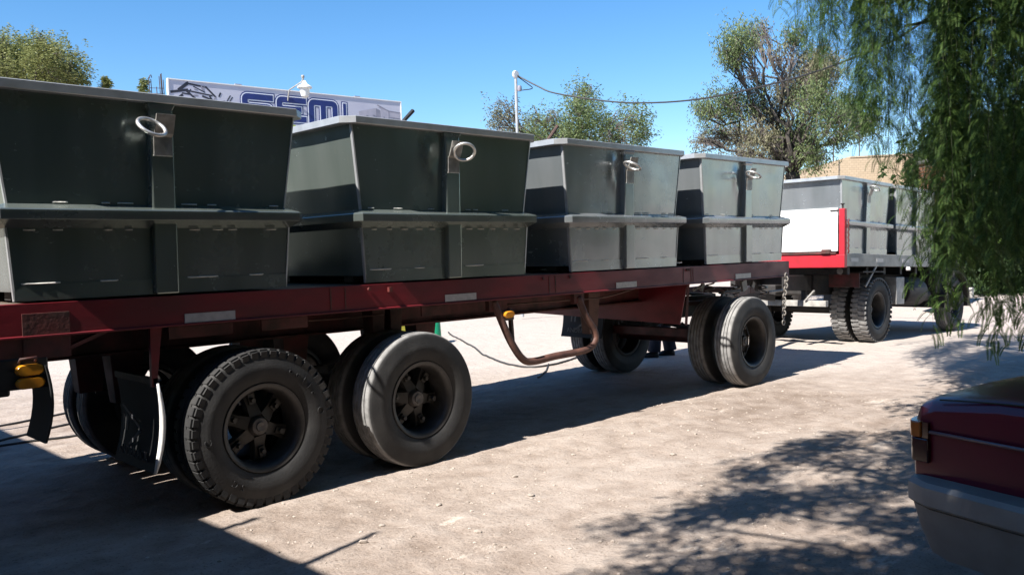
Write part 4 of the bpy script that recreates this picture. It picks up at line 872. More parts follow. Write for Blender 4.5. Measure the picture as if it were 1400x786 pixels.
letters = (
    ("S", [P((2.95, zt_), (2.17, zt_), (2.17, zm_), (2.95, zm_), (2.95, zb_), (2.15, zb_))]),
    ("E", [P((4.02, zt_), (3.24, zt_), (3.24, zb_), (4.02, zb_)), P((3.24, zm_), (3.86, zm_))]),
    ("M", [P((4.28, zb_), (4.28, zt_), (5.08, zt_), (5.08, zb_)), P((4.68, zt_-.05), (4.68, zb_))]),
    ("I", [P((5.42, zt_), (5.42, zb_))]))
for nm, strokes in letters:
    w0 = 0.16 if nm == "I" else 0.235
    ly = MB()
    for i, s_ in enumerate(strokes): stroke(ly, roundpath(s_), w0+.06, 0.016-.0006*i)
    lo = obj("letter", ly, M['navy'], SB)
    wy = MB()
    for i, s_ in enumerate(strokes): stroke(wy, roundpath(s_), w0, 0.012-.0006*i)
    obj("letter_outline", wy, M['signline'], lo)
    fy = MB()
    for i, s_ in enumerate(strokes): stroke(fy, roundpath(s_), w0-.06, 0.008-.0006*i)
    obj("letter_fill", fy, M['navy'], lo)
gl = MB()
for x0 in (3.35, 3.82, 4.3): gl.box((x0+.2, 0.014, 5.56), (0.38, .006, .24))
obj("lime_lettering", gl, M['signgreen'], SB)
# line drawing of machinery at the left end, a maroon shape, and a picture of a hall at the right end
rr_ = random.Random(12); dr = MB(); dg = MB()
def ln(mb, a, b, w, y=0.016): stroke(mb, [Vector((*a, 0)), Vector((*b, 0))], w, y)
for a, b, w in (((0.08, 6.35), (0.5, 6.44), .07), ((0.3, 6.44), (0.52, 6.62), .09), ((0.52, 6.62), (1.05, 6.56), .05), ((1.05, 6.56), (1.3, 6.32), .05), ((0.5, 6.40), (0.95, 6.05), .05), ((0.55, 6.42), (1.2, 6.34), .04), ((0.95, 6.30), (1.5, 6.12), .05),
                ((0.12, 6.08), (0.36, 6.28), .07), ((0.6, 6.1), (1.3, 6.02), .06), ((1.58, 6.12), (1.74, 6.38), .03), ((1.66, 6.12), (1.8, 6.34), .03), ((0.7, 6.55), (1.0, 6.42), .03), ((1.15, 6.3), (1.3, 6.05), .05), ((0.2, 6.2), (0.6, 5.9), .05), ((0.8, 6.0), (1.5, 5.8), .06)):
    ln(dr, a, b, w, 0.0165+rr_.uniform(-.002, .002))
for k in range(26):
    x = rr_.uniform(.55, 1.45); z = rr_.uniform(5.85, 6.5); a = rr_.uniform(0, 3.1); L = rr_.uniform(.05, .2)
    ln(dg if k % 3 else dr, (x, z), (x+L*cos(a), z+L*.6*sin(a)), rr_.uniform(.02, .05), 0.0175-k*.0001)
obj("machine_drawing", dr, M['ink'], SB); obj("machine_shading", dg, M['inkgrey'], SB)
obj("maroon_shape", MB().prism([(1.30, 6.10), (1.38, 6.2), (1.9, 6.2), (2.0, 6.12), (2.0, 5.9), (1.3, 5.9)], 0.010, 0.016, lambda u, v, h: (u, h, v)), M['inkred'], SB)
obj("hall_picture", MB().prism([(5.93, 6.27), (6.55, 6.42), (6.55, 5.80), (5.93, 5.80)], 0.012, 0.016, lambda u, v, h: (u, h, v)), M['inkmid'], SB)
obj("hall_picture", MB().prism([(6.56, 6.42), (6.72, 6.36), (6.72, 5.8), (6.56, 5.8)], 0.012, 0.016, lambda u, v, h: (u, h, v)), M['inkgrey'], SB)
obj("hall_picture", MB().prism([(6.66, 6.50), (7.02, 6.36), (7.45, 6.34), (7.45, 5.80), (6.73, 5.80), (6.73, 6.44)], 0.010, 0.0142, lambda u, v, h: (u, h, v)), M['inkmid'], SB)
pd = MB()
for a, b in (((6.62, 6.52), (7.02, 6.36)), ((7.02, 6.36), (7.47, 6.33)), ((7.03, 6.34), (7.03, 5.9)), ((7.2, 6.12), (7.2, 5.9)), ((7.38, 6.12), (7.38, 5.9)), ((7.06, 6.16), (7.46, 6.13)), ((6.85, 6.1), (6.85, 6.16)), ((6.2, 6.15), (6.24, 6.15)), ((6.45, 6.18), (6.5, 6.18))): ln(pd, a, b, .03, .007)
obj("hall_outline", pd, M['inkgrey'], SB)
# lantern on a bracket above the board
LP = thing("street_lantern", "white lantern on a thin angled arm above the sign board", "lamp", (13.85, 23.44, 6.47)); LP.scale = (.85, .85, .85)
obj("arm", MB().tube([(-0.05, 0.08, -0.1), (-0.03, -0.02, 0.28), (0.20, -0.50, 0.52), (0.22, -0.55, 0.62)], 0.024, 8), M['greysteel'], LP, 40)
obj("finial", MB().lathe([(0, .74), (.05, .72), (.062, .68), (.05, .63), (.025, .60), (.03, .56), (0, .55)], seg=16, center=(.22, -.55, .02), axis='z'), M['greysteel'], LP, True)
obj("lamp_cap", MB().lathe([(0, .60), (.05, .58), (.10, .47), (.26, .36), (.26, .32), (.0, .33)], seg=24, center=(.28, -.55, -.02), axis='z'), M['white'], LP, 40)
obj("lamp_shade", MB().lathe([(.19, .325), (.17, .2), (.13, .03), (.06, -.02), (0, -.03)], seg=24, center=(.28, -.55, -.02), axis='z'), M['glasslamp'], LP, 40)

# pole, insulators and wires
UP = thing("utility_pole", "slim pale grey pole with a white disc on top and two wires", "pole", (15.34, 15.26, 0))
obj("shaft", MB().tube([(0, 0, 0), (0.0, 0, 5.93)], [0.046, 0.036], 12), M['polegrey'], UP, 40)
obj("top_disc", MB().lathe([(0, -.03), (.09, -.03), (.10, 0), (.09, .03), (0, .03)], seg=24, center=(0, 0, 6.01), axis='y'), M['white'], UP, 40)
obj("insulator", MB().lathe([(0, -.08), (.05, -.08), (.06, -.02), (.05, .05), (0, .06)], seg=14, center=(.06, -.06, 5.68), axis='z'), M['inkgrey'], UP, 40)
obj("insulator_arm", MB().tube([(0, 0, 5.68), (.06, -.06, 5.66)], .014, 6), M['greysteel'], UP)
def wire(a, b, sag, r, label, n=24):
    a = Vector(a); b = Vector(b)
    pts = [a.lerp(b, k/n)-Vector((0, 0, sag*4*(k/n)*(1-k/n))) for k in range(n+1)]
    return tag(obj("overhead_wire", MB().tube(pts, r, 6), M['black'], None, True), label, "wire", "overhead wires")
tag(obj("overhead_wire", MB().tube(smoothpath([(15.38, 15.25, 5.99), (15.5, 14.67, 5.65), (15.59, 14.16, 5.41), (15.83, 12.78, 5.05), (15.96, 11.84, 4.89), (16.08, 10.76, 4.8), (16.16, 9.72, 4.81), (16.18, 8.1, 4.92), (16.09, 6.84, 5.12), (15.98, 6.07, 5.31), (15.83, 5.28, 5.75), (15.6, 3.6, 7.2), (15.4, 2.6, 8.2)], 4), 0.019, 6), M['black'], None, True), "thick dark cable sagging from the slim pole across to the pepper fronds on the right", "wire", "overhead wires")
wire((16.5, 13.0, 3.55), (30.0, 13.5, 6.3), 0.15, 0.014, "thin wire low behind the containers running into the large tree")
lead = MB().tube(smoothpath([(0.02, -.02, 5.97), (.22, -.20, 5.77), (.30, -.27, 5.66), (.10, -.10, 5.62)], 5), 0.012, 5)
obj("service_lead", lead, M['black'], UP, True)

# two loose bars leaning out of the containers
tag(obj("steel_bar", MB().tube([(4.9, 6.9, 1.6), (5.62, 7.25, 3.03), (5.74, 7.25, 3.14)], .022, 8), M['black'], None), "dark steel bar sticking up out of the second container from the rear", "bar", "bars standing in the containers")
tag(obj("steel_bar", MB().tube([(7.2, 6.9, 2.2), (7.58, 7.2, 2.78), (7.94, 7.2, 3.15)], .022, 8), M['rebar'], None), "rusty steel bar sticking up out of the third container from the rear", "bar", "bars standing in the containers")

# block building on the right
BL = thing("block_building", "tan block building with a sloping parapet behind the truck", "building", (28.6, 14.3, 0), (0, 0, radians(-45)))
obj("wall", MB().prism([(0, 0), (9.5, 0), (9.5, 4.72), (1.5, 4.56), (0.0, 4.25)], 0, 5.0, lambda u, v, h: (u, h, v)), M['adobe'], BL)
obj("coping", MB().bar((1.5, 2.5, 4.585), (9.5, 2.5, 4.745), 5.04, 0.05), M['adobe'], BL)
for k, x in enumerate((1.0, 1.9)): obj("roof_rod", MB().tube([(x, .2, 4.3), (x+.02, .2, 5.2+.25*k)], .02, 5), M['rebar'], BL)
PL = thing("brick_pillar", "orange brick pillar beyond the truck, glimpsed between the hanging fronds", "pillar", (22.3, 7.9, 0), (0, 0, radians(-45)))
obj("shaft", MB().box((0, 0, 1.75), (0.45, 0.45, 3.5)), M['redbrick'], PL)
obj("cap", MB().box((0, 0, 3.54), (0.55, 0.55, 0.08)), M['plaster'], PL, bevel=0.01)

# unseen wall added left of the view to throw the straight shadow at lower left
UW = thing("unfinished_wall", "long unfinished clay brick wall left of the view, steel bars on its top", "wall", (-1.25, 7.0, 0))
obj("wall_core", MB().box((0, 0, 1.82), (0.2, 15.5, 3.64)), M['clay'], UW)
obj("tie_beam", MB().box((0, 0, 3.70), (0.22, 15.5, 0.12)), M['plaster'], UW)
for y, h, dy in ((-2.27, 0.27, 0.05), (-3.22, 0.62, 0.16), (2.5, .3, .02)): obj("rebar", MB().tube([(0.09, y, 3.7), (0.09, y+dy, 3.76+h)], 0.026, 6), M['rebar'], UW)  # bars added to cast the spikes on the shadow's edge

# ------------------------------------------------------------------ trees
def leaf_quads(mb, c, rad, n, ln_, wd, droop, rnd, flat=1.0):
    for _ in range(n):
        while True:
            p = Vector((rnd.uniform(-1, 1), rnd.uniform(-1, 1), rnd.uniform(-1, 1)))
            if p.length <= 1: break
        q = Vector((c[0]+p.x*rad[0], c[1]+p.y*rad[1], c[2]+p.z*rad[2]))
        a = rnd.uniform(0, 2*pi); d = Vector((cos(a), sin(a), -droop+rnd.uniform(-.5, .5))).normalized()
        s = d.cross(Vector((rnd.uniform(-1, 1), rnd.uniform(-1, 1), rnd.uniform(-1, 1)))).normalized()
        l = ln_*rnd.uniform(.6, 1.3); w = wd*rnd.uniform(.7, 1.2)
        o = len(mb.v)
        mb.v += [tuple(q), tuple(q+d*l*.5+s*w), tuple(q+d*l), tuple(q+d*l*.5-s*w)]
        mb.f.append((o, o+1, o+2, o+3)); mb.mi.append(mb.cur)
def limb(mb, a, b, r0, r1, rnd, n=6, wob=0.12):
    a = Vector(a); b = Vector(b); L = (b-a).length; pts = []
    for k in range(n+1):
        t = k/n; w = wob*L*sin(pi*t)
        pts.append(a.lerp(b, t)+Vector((rnd.uniform(-w, w), rnd.uniform(-w, w), rnd.uniform(-w, w)*.6+0.08*L*sin(pi*t))))
    mb.tube(pts, [r0+(r1-r0)*k/n for k in range(n+1)], 6); return pts
def make_tree(name, label, base, trunk_top, clumps, r0, mats, seed, density=1.0, ln_=.16, wd=.022, droop=.5, twigs=10, tw_mat='twig', sub=7, group=None, cat="tree"):
    """clumps: (x, y, z, radius[, material index])"""
    rnd = random.Random(seed)
    t = thing(name, label, cat, base, group=group); B = Vector(base)
    tr = MB(); limb(tr, (0, 0, -0.1), Vector(trunk_top)-B, r0, r0*.7, rnd, 6, .05); obj("trunk", tr, M['bark'], t, True)
    lm = MB(); tw = MB(); cr = MB(); TT = Vector(trunk_top)-B
    for c in clumps:
        p = Vector(c[:3])-B; R = c[3]; cr.cur = c[4] if len(c) > 4 else 0; dens = c[5] if len(c) > 5 else 1.0
        mid = TT.lerp(p, .45)+Vector((rnd.uniform(-.2, .2), rnd.uniform(-.2, .2), rnd.uniform(0, .3)))
        limb(lm, TT, mid, r0*.24, r0*.13, rnd, 5, .15); limb(lm, mid, p, r0*.13, r0*.04, rnd, 6, .17)
        for _ in range(twigs):
            d = Vector((rnd.gauss(0, 1), rnd.gauss(0, 1), rnd.gauss(0.1, .8))).normalized()
            s = mid.lerp(p, rnd.uniform(.4, 1)); e = p+d*R*rnd.uniform(.8, 1.35); limb(tw, s, e, .016, .005, rnd, 4, .1)
            for _ in range(3):
                q = s.lerp(e, rnd.uniform(.4, 1)); limb(tw, q, q+Vector((rnd.gauss(0, .3), rnd.gauss(0, .3), rnd.uniform(-.75, .15)))*R, .007, .003, rnd, 3, .12)
        for _ in range(int(62*density*dens*(R/.45)**2)):
            d = Vector((rnd.gauss(0, .56), rnd.gauss(0, .56), rnd.gauss(0, .52)))*R
            leaf_quads(cr, p+d, (.11, .11, .13+.1*droop), rnd.randrange(6, 15), ln_, wd, droop, rnd)
    obj("limbs", lm, M['bark'], t, True)
    obj("twigs", tw, M[tw_mat], t)['kind'] = 'stuff'
    me = bpy.data.meshes.new("crown"); me.from_pydata(cr.v, [], cr.f)
    for mt in mats: me.materials.append(M[mt])
    me.polygons.foreach_set("material_index", cr.mi)
    link("crown", me, t)['kind'] = 'stuff'
    return t

LEFT = [(7.46, 28.14, 7.53, 0.61), (8.29, 29.33, 8.07, 0.64), (7.87, 26.08, 7.49, 0.51), (9.07, 28.53, 7.81, 0.57), (8.58, 26.12, 7.02, 0.43), (8.11, 27.08, 7.12, 0.6), (7.89, 29.12, 7.22, 0.71), (8.82, 26.3, 6.83, 0.24), (7.36, 28.43, 7.89, 0.49), (6.43, 26.95, 7.09, 0.68), (8.75, 27.93, 7.02, 0.5)]  # clump centres and radii in these tables come from image pixels at chosen depths
MID = [(15.66, 16.02, 5.19, 0.35, 1, 0.7), (15.63, 16.2, 5.03, 0.26, 1, 0.6), (17.02, 17.14, 4.86, 0.51, 1, 0.7), (15.86, 15.04, 4.9, 0.38, 0, 0.6), (17.09, 16.1, 4.65, 0.5), (17.83, 15.96, 4.79, 0.51), (16.92, 14.45, 5.34, 0.43, 0, 1.2), (16.61, 14.13, 4.76, 0.55, 0, 1.2), (16.93, 14.78, 4.4, 0.54), (18.59, 14.9, 5.02, 0.46, 0, 0.8), (18.46, 14.57, 4.48, 0.5, 0, 0.7), (17.75, 13.45, 4.91, 0.38, 0, 1.1), (18.55, 13.91, 4.6, 0.35, 0, 1.1), (17.5, 16.05, 5.27, 0.27, 1, 0.4), (17.53, 14.94, 5.85, 0.2, 0, 0.9), (16.88, 16.45, 4.58, 0.46), (19.13, 15.75, 4.65, 0.48, 1, 0.7)]
BIG = [(20.43, 12.05, 7.0, 0.44, 0, 1.1), (20.73, 12.41, 6.73, 0.38, 0, 1.2), (22.8, 12.97, 7.81, 0.29, 0, 0.8), (22.39, 12.39, 7.77, 0.19, 1, 0.3), (21.18, 11.32, 6.59, 0.26, 1, 0.25), (22.51, 11.58, 7.36, 0.32, 0, 0.9), (22.97, 11.29, 6.64, 0.51, 1, 1), (22.26, 10.53, 6.22, 0.45, 1, 1), (23.57, 11.82, 6.08, 0.63, 1, 0.9), (21.94, 10.59, 5.33, 0.58, 0, 0.9), (20.94, 12.83, 5.55, 0.51, 0, 0.8), (20.88, 13.45, 5.43, 0.35, 0, 0.8), (21.48, 12.48, 5.55, 0.51, 0, 0.7), (22.36, 12.3, 5.41, 0.57, 1, 0.7), (21.73, 13.57, 4.86, 0.48, 1, 0.5), (22.8, 13.5, 4.87, 0.54, 1, 0.7), (21.29, 11.94, 4.48, 0.54, 1, 0.6), (22.83, 12.08, 4.56, 0.52, 0, 1.1), (23.31, 11.82, 4.65, 0.53, 0, 1.1), (22.3, 10.96, 3.95, 0.41, 0, 1.1), (21.84, 10.16, 4.79, 0.44, 0, 1), (25.27, 11.19, 5.58, 0.5, 0, 1), (23.32, 10.03, 4.76, 0.41, 0, 1), (22.93, 10.47, 4.43, 0.27, 0, 0.9), (23.67, 12.43, 6.19, 0.39, 1, 0.7), (20.92, 13.66, 4.54, 0.26, 1, 0.35), (21.78, 12.41, 6.37, 0.28, 1, 0.25), (22.99, 12.45, 4.03, 0.48, 0, 0.8), (20.26, 11.79, 3.91, 0.39, 1, 0.6)]
DARK = [(30.63, 9.92, 4.32, 1.16), (29.09, 9.43, 3.23, 1.1), (30.65, 9.94, 2.3, 1.16), (27.52, 8.94, 1.33, 1.05), (30.46, 8.58, 4.17, 1.12), (29.59, 8.34, 3.16, 1.09), (31.06, 8.75, 2.25, 1.14), (28.78, 8.12, 1.28, 1.06), (32.42, 7.84, 4.21, 1.15), (31.17, 7.54, 3.15, 1.11), (32.43, 7.85, 2.22, 1.15), (30.83, 7.46, 1.23, 1.1), (28.98, 9.09, 1.55, 0.57), (30.88, 8.82, 1.4, 0.6), (32.43, 8.17, 1.36, 0.69)]
make_tree("olive_tree", "olive green bushy tree at the far left above the rear container", (7.7, 27.6, 0), (7.93, 27.57, 6.0), LEFT, 0.2, ('leafolive', 'leafgrey'), 31, density=3.4, ln_=.09, wd=.018, droop=.1, twigs=6)
def sapling(loc, top, label, seed, r):
    rnd = random.Random(seed); t = thing("young_tree", label, "tree", loc, group="thin young trees beyond the rear container")
    st_ = MB(); limb(st_, (0, 0, 0), (top[0]-loc[0], top[1]-loc[1], top[2]), .05, .012, rnd, 8, .01); obj("trunk", st_, M['bark'], t, True)
    cr = MB(); z = top[2]
    for k in range(46):
        q = rnd.uniform(0, 1); w = (1-q*.8)*r*.9; leaf_quads(cr, (top[0]-loc[0]+rnd.gauss(0, .5)*w, top[1]-loc[1]+rnd.gauss(0, .5)*w, z-1.6*r+q*2.1*r), (r*.22, r*.22, r*.3), 20, .12, .018, .2, rnd)
    me = bpy.data.meshes.new("crown"); me.from_pydata(cr.v, [], cr.f); me.materials.append(M['leafolive']); link("crown", me, t)['kind'] = 'stuff'
sapling((9.4, 26.0, 0), (9.45, 26.09, 6.85), "thin young tree top left of the other one, above the rear container's rim", 4, .24)
sapling((10.0, 25.9, 0), (10.23, 25.32, 6.69), "thin young tree top close to the bare rebars by the sign board", 5, .36)
make_tree("mesquite_tree", "dusty green tree behind the slim pole above the third container", (17.3, 15.3, 0), (17.46, 15.26, 3.7), MID, 0.17, ('leafmid', 'leafgrey'), 32, density=2.9, ln_=.085, wd=.014, droop=.5, twigs=9)
make_tree("pepper_tree", "large straggly tree with bare branches behind the fourth container", (22.4, 11.6, 0), (22.51, 11.68, 3.6), BIG, 0.3, ('leafmid', 'leafgrey'), 33, density=3.3, ln_=.095, wd=.014, droop=1.1, twigs=24)
make_tree("dark_tree", "dense dark tree with low branches beyond the truck at the far right", (30.2, 8.2, 0), (30.2, 8.2, 2.0), DARK, 0.25, ('leafdark',), 34, density=2.6, ln_=.24, wd=.05, droop=.8, twigs=5)

# ---- the weeping pepper tree at the right edge: hanging strands of feathery leaves
def strand_mesh(L, rnd, dens=1.0, stem=True, mb=None, org=(0, 0, 0), leaflets=17, step=.047, lw=0.0030, ls=1.0):
    mb = mb or MB(); O = Vector(org)
    ph = rnd.uniform(0, 6.3); sw = rnd.uniform(.03, .10)
    def P_(s): return O+Vector((sw*sin(s*1.7+ph)*s*.6, sw*cos(s*1.3+ph)*s*.6, -s))
    if stem: mb.cur = 1; mb.tube([P_(L*k/7) for k in range(8)], [.0022-.0014*k/7 for k in range(8)], 4, cap=False)
    mb.cur = 0
    s = 0.05; a = rnd.uniform(0, 6.3)
    while s < L:
        a += 2.4+rnd.uniform(-.4, .4); p = P_(s)
        ll = rnd.uniform(.17, .29)*(1 if s < L*.8 else .8); tilt = rnd.uniform(-.15, .5)
        out = Vector((cos(a), sin(a), 0)); side0 = Vector((-sin(a), cos(a), 0))
        n = leaflets; q = p.copy()
        for k in range(n):
            t = (k+1)/n; ang = tilt-1.35*t**.7
            d = (out*cos(ang)+Vector((0, 0, sin(ang)-0.35*t))).normalized(); q = q+d*(ll/n)
            up = side0.cross(d)
            l2 = ls*0.042*(1-abs(t-.4)*.85)*rnd.uniform(.8, 1.1)
            for sg in (-1, 1):
                e = (side0*sg*0.86+d*.42+Vector((0, 0, -.12))).normalized(); w = d*lw*1.5
                o = len(mb.v)
                mb.v += [tuple(q-w*.5), tuple(q+e*l2*.5+w), tuple(q+e*l2), tuple(q+e*l2*.5-w)]
                mb.f.append((o, o+1, o+2, o+3)); mb.mi.append(0)
        s += step*rnd.uniform(.7, 1.4)/dens
    return mb
def raw_mesh(name, mb, mats):
    me = bpy.data.meshes.new(name); me.from_pydata(mb.v, [], mb.f)
    for mt in mats: me.materials.append(M[mt])
    me.polygons.foreach_set("material_index", mb.mi); return me
rp = random.Random(77)
VAR = [(L, raw_mesh("hanging_branch", strand_mesh(L, rp), ('leafpepper', 'stem'))) for L in (0.9, 1.1, 1.3, 1.5, 1.5, 1.7, 1.9, 2.1, 2.1, 2.3, 1.2, 1.8)]
SINGLE = [(1.4, raw_mesh("hanging_branch", strand_mesh(1.4, rp, .8, True, None, (0, 0, 0), 12, .06, .0058, 1.15), ('leafpepper', 'stem'))) for _ in range(3)]
TB = Vector((9.4, 0.6, 0))
PT = thing("weeping_pepper_tree", "weeping pepper tree at the right edge, its feathery branches hanging in front of the truck", "tree", TB)
tr = MB(); limb(tr, (0, 0, -.1), (-.2, .2, 3.0), .30, .22, rp, 7, .04); obj("trunk", tr, M['bark'], PT, True)
lm = MB()
tips = [(8.4, 2.6, 4.9), (8.3, 3.6, 5.0), (9.3, 3.3, 4.7), (10.2, 4.6, 5.0), (7.6, 1.4, 5.2), (9.6, 4.4, 5.4), (8.9, 2.0, 3.9), (11.2, 3.2, 5.2), (7.9, 3.1, 5.4), (12.0, 1.5, 5.2), (6.5, -1.0, 5.6), (8.8, -2.0, 5.6)]
for q in tips:
    a = limb(lm, (-.2, .2, 3.0), Vector(q)-TB, .13, .03, rp, 7, .09)
    for k in range(4):
        b = a[3+k % 4]; limb(lm, b, Vector(b)+Vector((rp.uniform(-.9, .9), rp.uniform(-.9, .9), rp.uniform(.0, .5))), .03, .008, rp, 4, .12)
for q, e in (((9.0, 2.35, 3.65), (8.3, 2.75, 3.95)), ((8.6, 2.6, 3.2), (8.1, 3.1, 3.55))): limb(lm, Vector((9.2, 0.9, 2.9))-TB, Vector(e)-TB, .05, .012, rp, 7, .07)
for q in ((6.2, 2.0, 5.2), (5.2, 2.6, 5.5), (6.8, 2.9, 5.0)): limb(lm, (-.2, .2, 3.0), Vector(q)-TB, .12, .03, rp, 8, .08)
obj("limbs", lm, M['bark'], PT, True)
def prof_z(az):
    """height of the curtain's hem by bearing"""
    pts = ((12.0, 1.42), (15.0, 1.42), (17.6, 1.38), (18.6, 1.28), (19.4, 1.20), (20.4, 1.75), (21.5, 2.05), (23.0, 2.5), (24.5, 3.0), (26.0, 3.5), (27.5, 3.9), (30, 4.4))
    for (a, z), (b, y) in zip(pts, pts[1:]):
        if a <= az <= b: return z+(y-z)*(az-a)/(b-a)
    return 2.0
placed = 0; extra = []
def put(x, y, zb, force=None):
    global placed
    L, me = VAR[rp.randrange(len(VAR))] if force is None else force
    zt2 = zb+L
    if placed < 268 or force is not None:
        o = link("hanging_branch", me, PT, Vector((x, y, zt2))-TB, (rp.uniform(-.08, .08), rp.uniform(-.08, .08), rp.uniform(0, 6.3))); placed += 1
    else: extra.append((x, y, zt2, L))
    return zt2
def hang(az, d, zb, top):
    x = d*cos(radians(az)); y = d*sin(radians(az)); z = zb
    while z < top: z = put(x+rp.uniform(-.05, .05), y+rp.uniform(-.05, .05), z)-rp.uniform(.15, .45)
# dense right part, looser left part
for k in range(104):
    az = rp.uniform(13.6, 18.9); hang(az, rp.uniform(7.4, 10.2), prof_z(az)+abs(rp.gauss(0, .22)), 4.5)
for k in range(50):
    az = rp.uniform(18.6, 23.5); hang(az, rp.uniform(7.8, 10.0), prof_z(az)+abs(rp.gauss(0, .5)), 4.7)
for k in range(44):
    az = rp.uniform(23.0, 28.2); hang(az, rp.uniform(8.4, 11.0), prof_z(az)+abs(rp.gauss(0, .45)), 4.9)
# a few long single strands below the hem
for az, d, zb in ((14.6, 8.4, .78), (15.2, 8.8, .72), (15.6, 8.3, .86), (16.1, 9.0, .95), (16.4, 8.2, 1.02), (16.9, 8.9, .98), (17.3, 8.4, 1.08), (14.2, 8.0, .8), (17.9, 9.2, 1.05), (19.9, 8.2, 1.45), (19.2, 8.6, .78), (15.0, 8.0, .98), (14.8, 8.9, .62), (15.4, 9.3, .80), (15.8, 8.6, .66), (14.4, 8.6, .70), (16.6, 8.7, .82), (17.1, 9.3, .90), (16.0, 8.1, .74), (14.9, 9.4, .9), (15.6, 9.0, 1.0), (18.3, 8.6, .92), (18.7, 9.0, .80), (19.5, 8.8, .95), (19.0, 8.3, 1.05), (20.2, 8.7, 1.25), (18.5, 8.4, 1.1)):
    put(d*cos(radians(az)), d*sin(radians(az)), zb, SINGLE[rp.randrange(3)])
ex = MB()
for x, y, zt2, L in extra: strand_mesh(L, rp, 0.9, True, ex, Vector((x, y, zt2))-TB, leaflets=15)
if ex.v: link("foliage", raw_mesh("foliage", ex, ('leafpepper', 'stem')), PT)['kind'] = 'stuff'
# the upper crown above the picture
cr = MB()
for k in range(120):
    a = rp.uniform(0, 6.3); r = 3.4*math.sqrt(rp.random()); x = 9.6+r*cos(a); y = 1.2+r*sin(a)
    if y > 4.2 or x < 8.4+.25*abs(y-1.2): continue
    z = rp.uniform(4.8, 6.6); leaf_quads(cr, Vector((x, y, z))-TB, (.5, .5, .6), 110, .14, .022, 1.5, rp)
for k in range(30):
    x = rp.uniform(9.8, 12.4); y = rp.uniform(3.2, 4.9); leaf_quads(cr, Vector((x, y, rp.uniform(4.9, 5.8)))-TB, (.4, .4, .45), 90, .14, .022, 1.5, rp)
for k in range(130):  # clumps out of view, placed to shade the right-hand fronds
    x = rp.uniform(3.6, 8.4); y = rp.uniform(.2, 3.15); z = rp.uniform(4.9, 6.6); leaf_quads(cr, Vector((x, y, z))-TB, (.45, .4, .45), 80, .15, .026, 1.2, rp)
cm_ = bpy.data.meshes.new("crown"); cm_.from_pydata(cr.v, [], cr.f); cm_.materials.append(M['leafpepper']); link("crown", cm_, PT)['kind'] = 'stuff'

# ---- the tree over the photographer: dapples the ground at lower right and is mirrored in the paint
OT = thing("shade_tree", "spreading pepper tree over the photographer that dapples the dirt by the maroon car", "tree", (0.4, -3.4, 0))
OB = Vector((0.4, -3.4, 0)); ro = random.Random(9)
tr = MB(); limb(tr, (0, 0, -.1), (.1, .2, 3.2), .3, .22, ro, 6, .04); obj("trunk", tr, M['bark'], OT, True)
lm = MB(); cr = MB()
HC = 5.2; SH = HC/math.tan(radians(ELEV))
def edge(xg):
    pts = ((2.4, 2.5), (3.1, 2.9), (3.6, 3.05), (4.3, 3.55), (5.1, 3.15), (5.7, 3.35), (6.3, 3.45), (7.0, 3.5), (7.5, 2.95), (8.5, 2.55), (10, 2.3), (14, 2.0))
    for (a, z), (b, y) in zip(pts, pts[1:]):
        if a <= xg <= b: return z+(y-z)*(xg-a)/(b-a)
    return 0
n_ = 0
while n_ < 620:
    xg = ro.uniform(2.6, 9.5); yg = ro.uniform(-2.0, 3.5); e = edge(xg)
    if yg > e-0.12: continue
    lim = 0.62 if yg > e-1.6 else 0.85
    if noise.noise(Vector((xg*1.5, yg*2.6, 3.0))) > lim-0.42: continue
    hz = ro.gauss(0, .5); z = HC+hz; x = xg-z/math.tan(radians(ELEV)); r = ro.uniform(.16, .34)
    leaf_quads(cr, Vector((x, yg-.04*z, z))-OB, (r*1.3, r, r*.9), int(70+90*ro.random()), .11, .016, .9, ro); n_ += 1
    if n_ % 14 == 0: limb(lm, (.1, .2, 3.2), Vector((x, yg, z))-OB, .07, .012, ro, 7, .07)
for k in range(1500):  # leaf mass behind the camera, put in to darken the mirrored surroundings
    x = ro.uniform(-6.5, 13.5); y = ro.uniform(-9.5, -3.4-.12*max(0, x-7)); z = ro.uniform(.0, 8.0); r = ro.uniform(.45, .7)
    leaf_quads(cr, Vector((x, y, z))-OB, (r, r, r), 60, .26, .075, .9, ro)
for k in range(420):  # dense canopy out of view, thickened to hold back sky light
    x = ro.uniform(-5.0, 5.5); y = ro.uniform(-3.6, 1.3-.35*max(0, x-1)); z = ro.uniform(4.6, 7.2); r = ro.uniform(.4, .6)
    leaf_quads(cr, Vector((x, y, z))-OB, (r, r, r), 60, .22, .06, .9, ro)
obj("limbs", lm, M['bark'], OT, True)
me = bpy.data.meshes.new("crown"); me.from_pydata(cr.v, [], cr.f); me.materials.append(M['leafshade']); link("crown", me, OT)['kind'] = 'stuff'

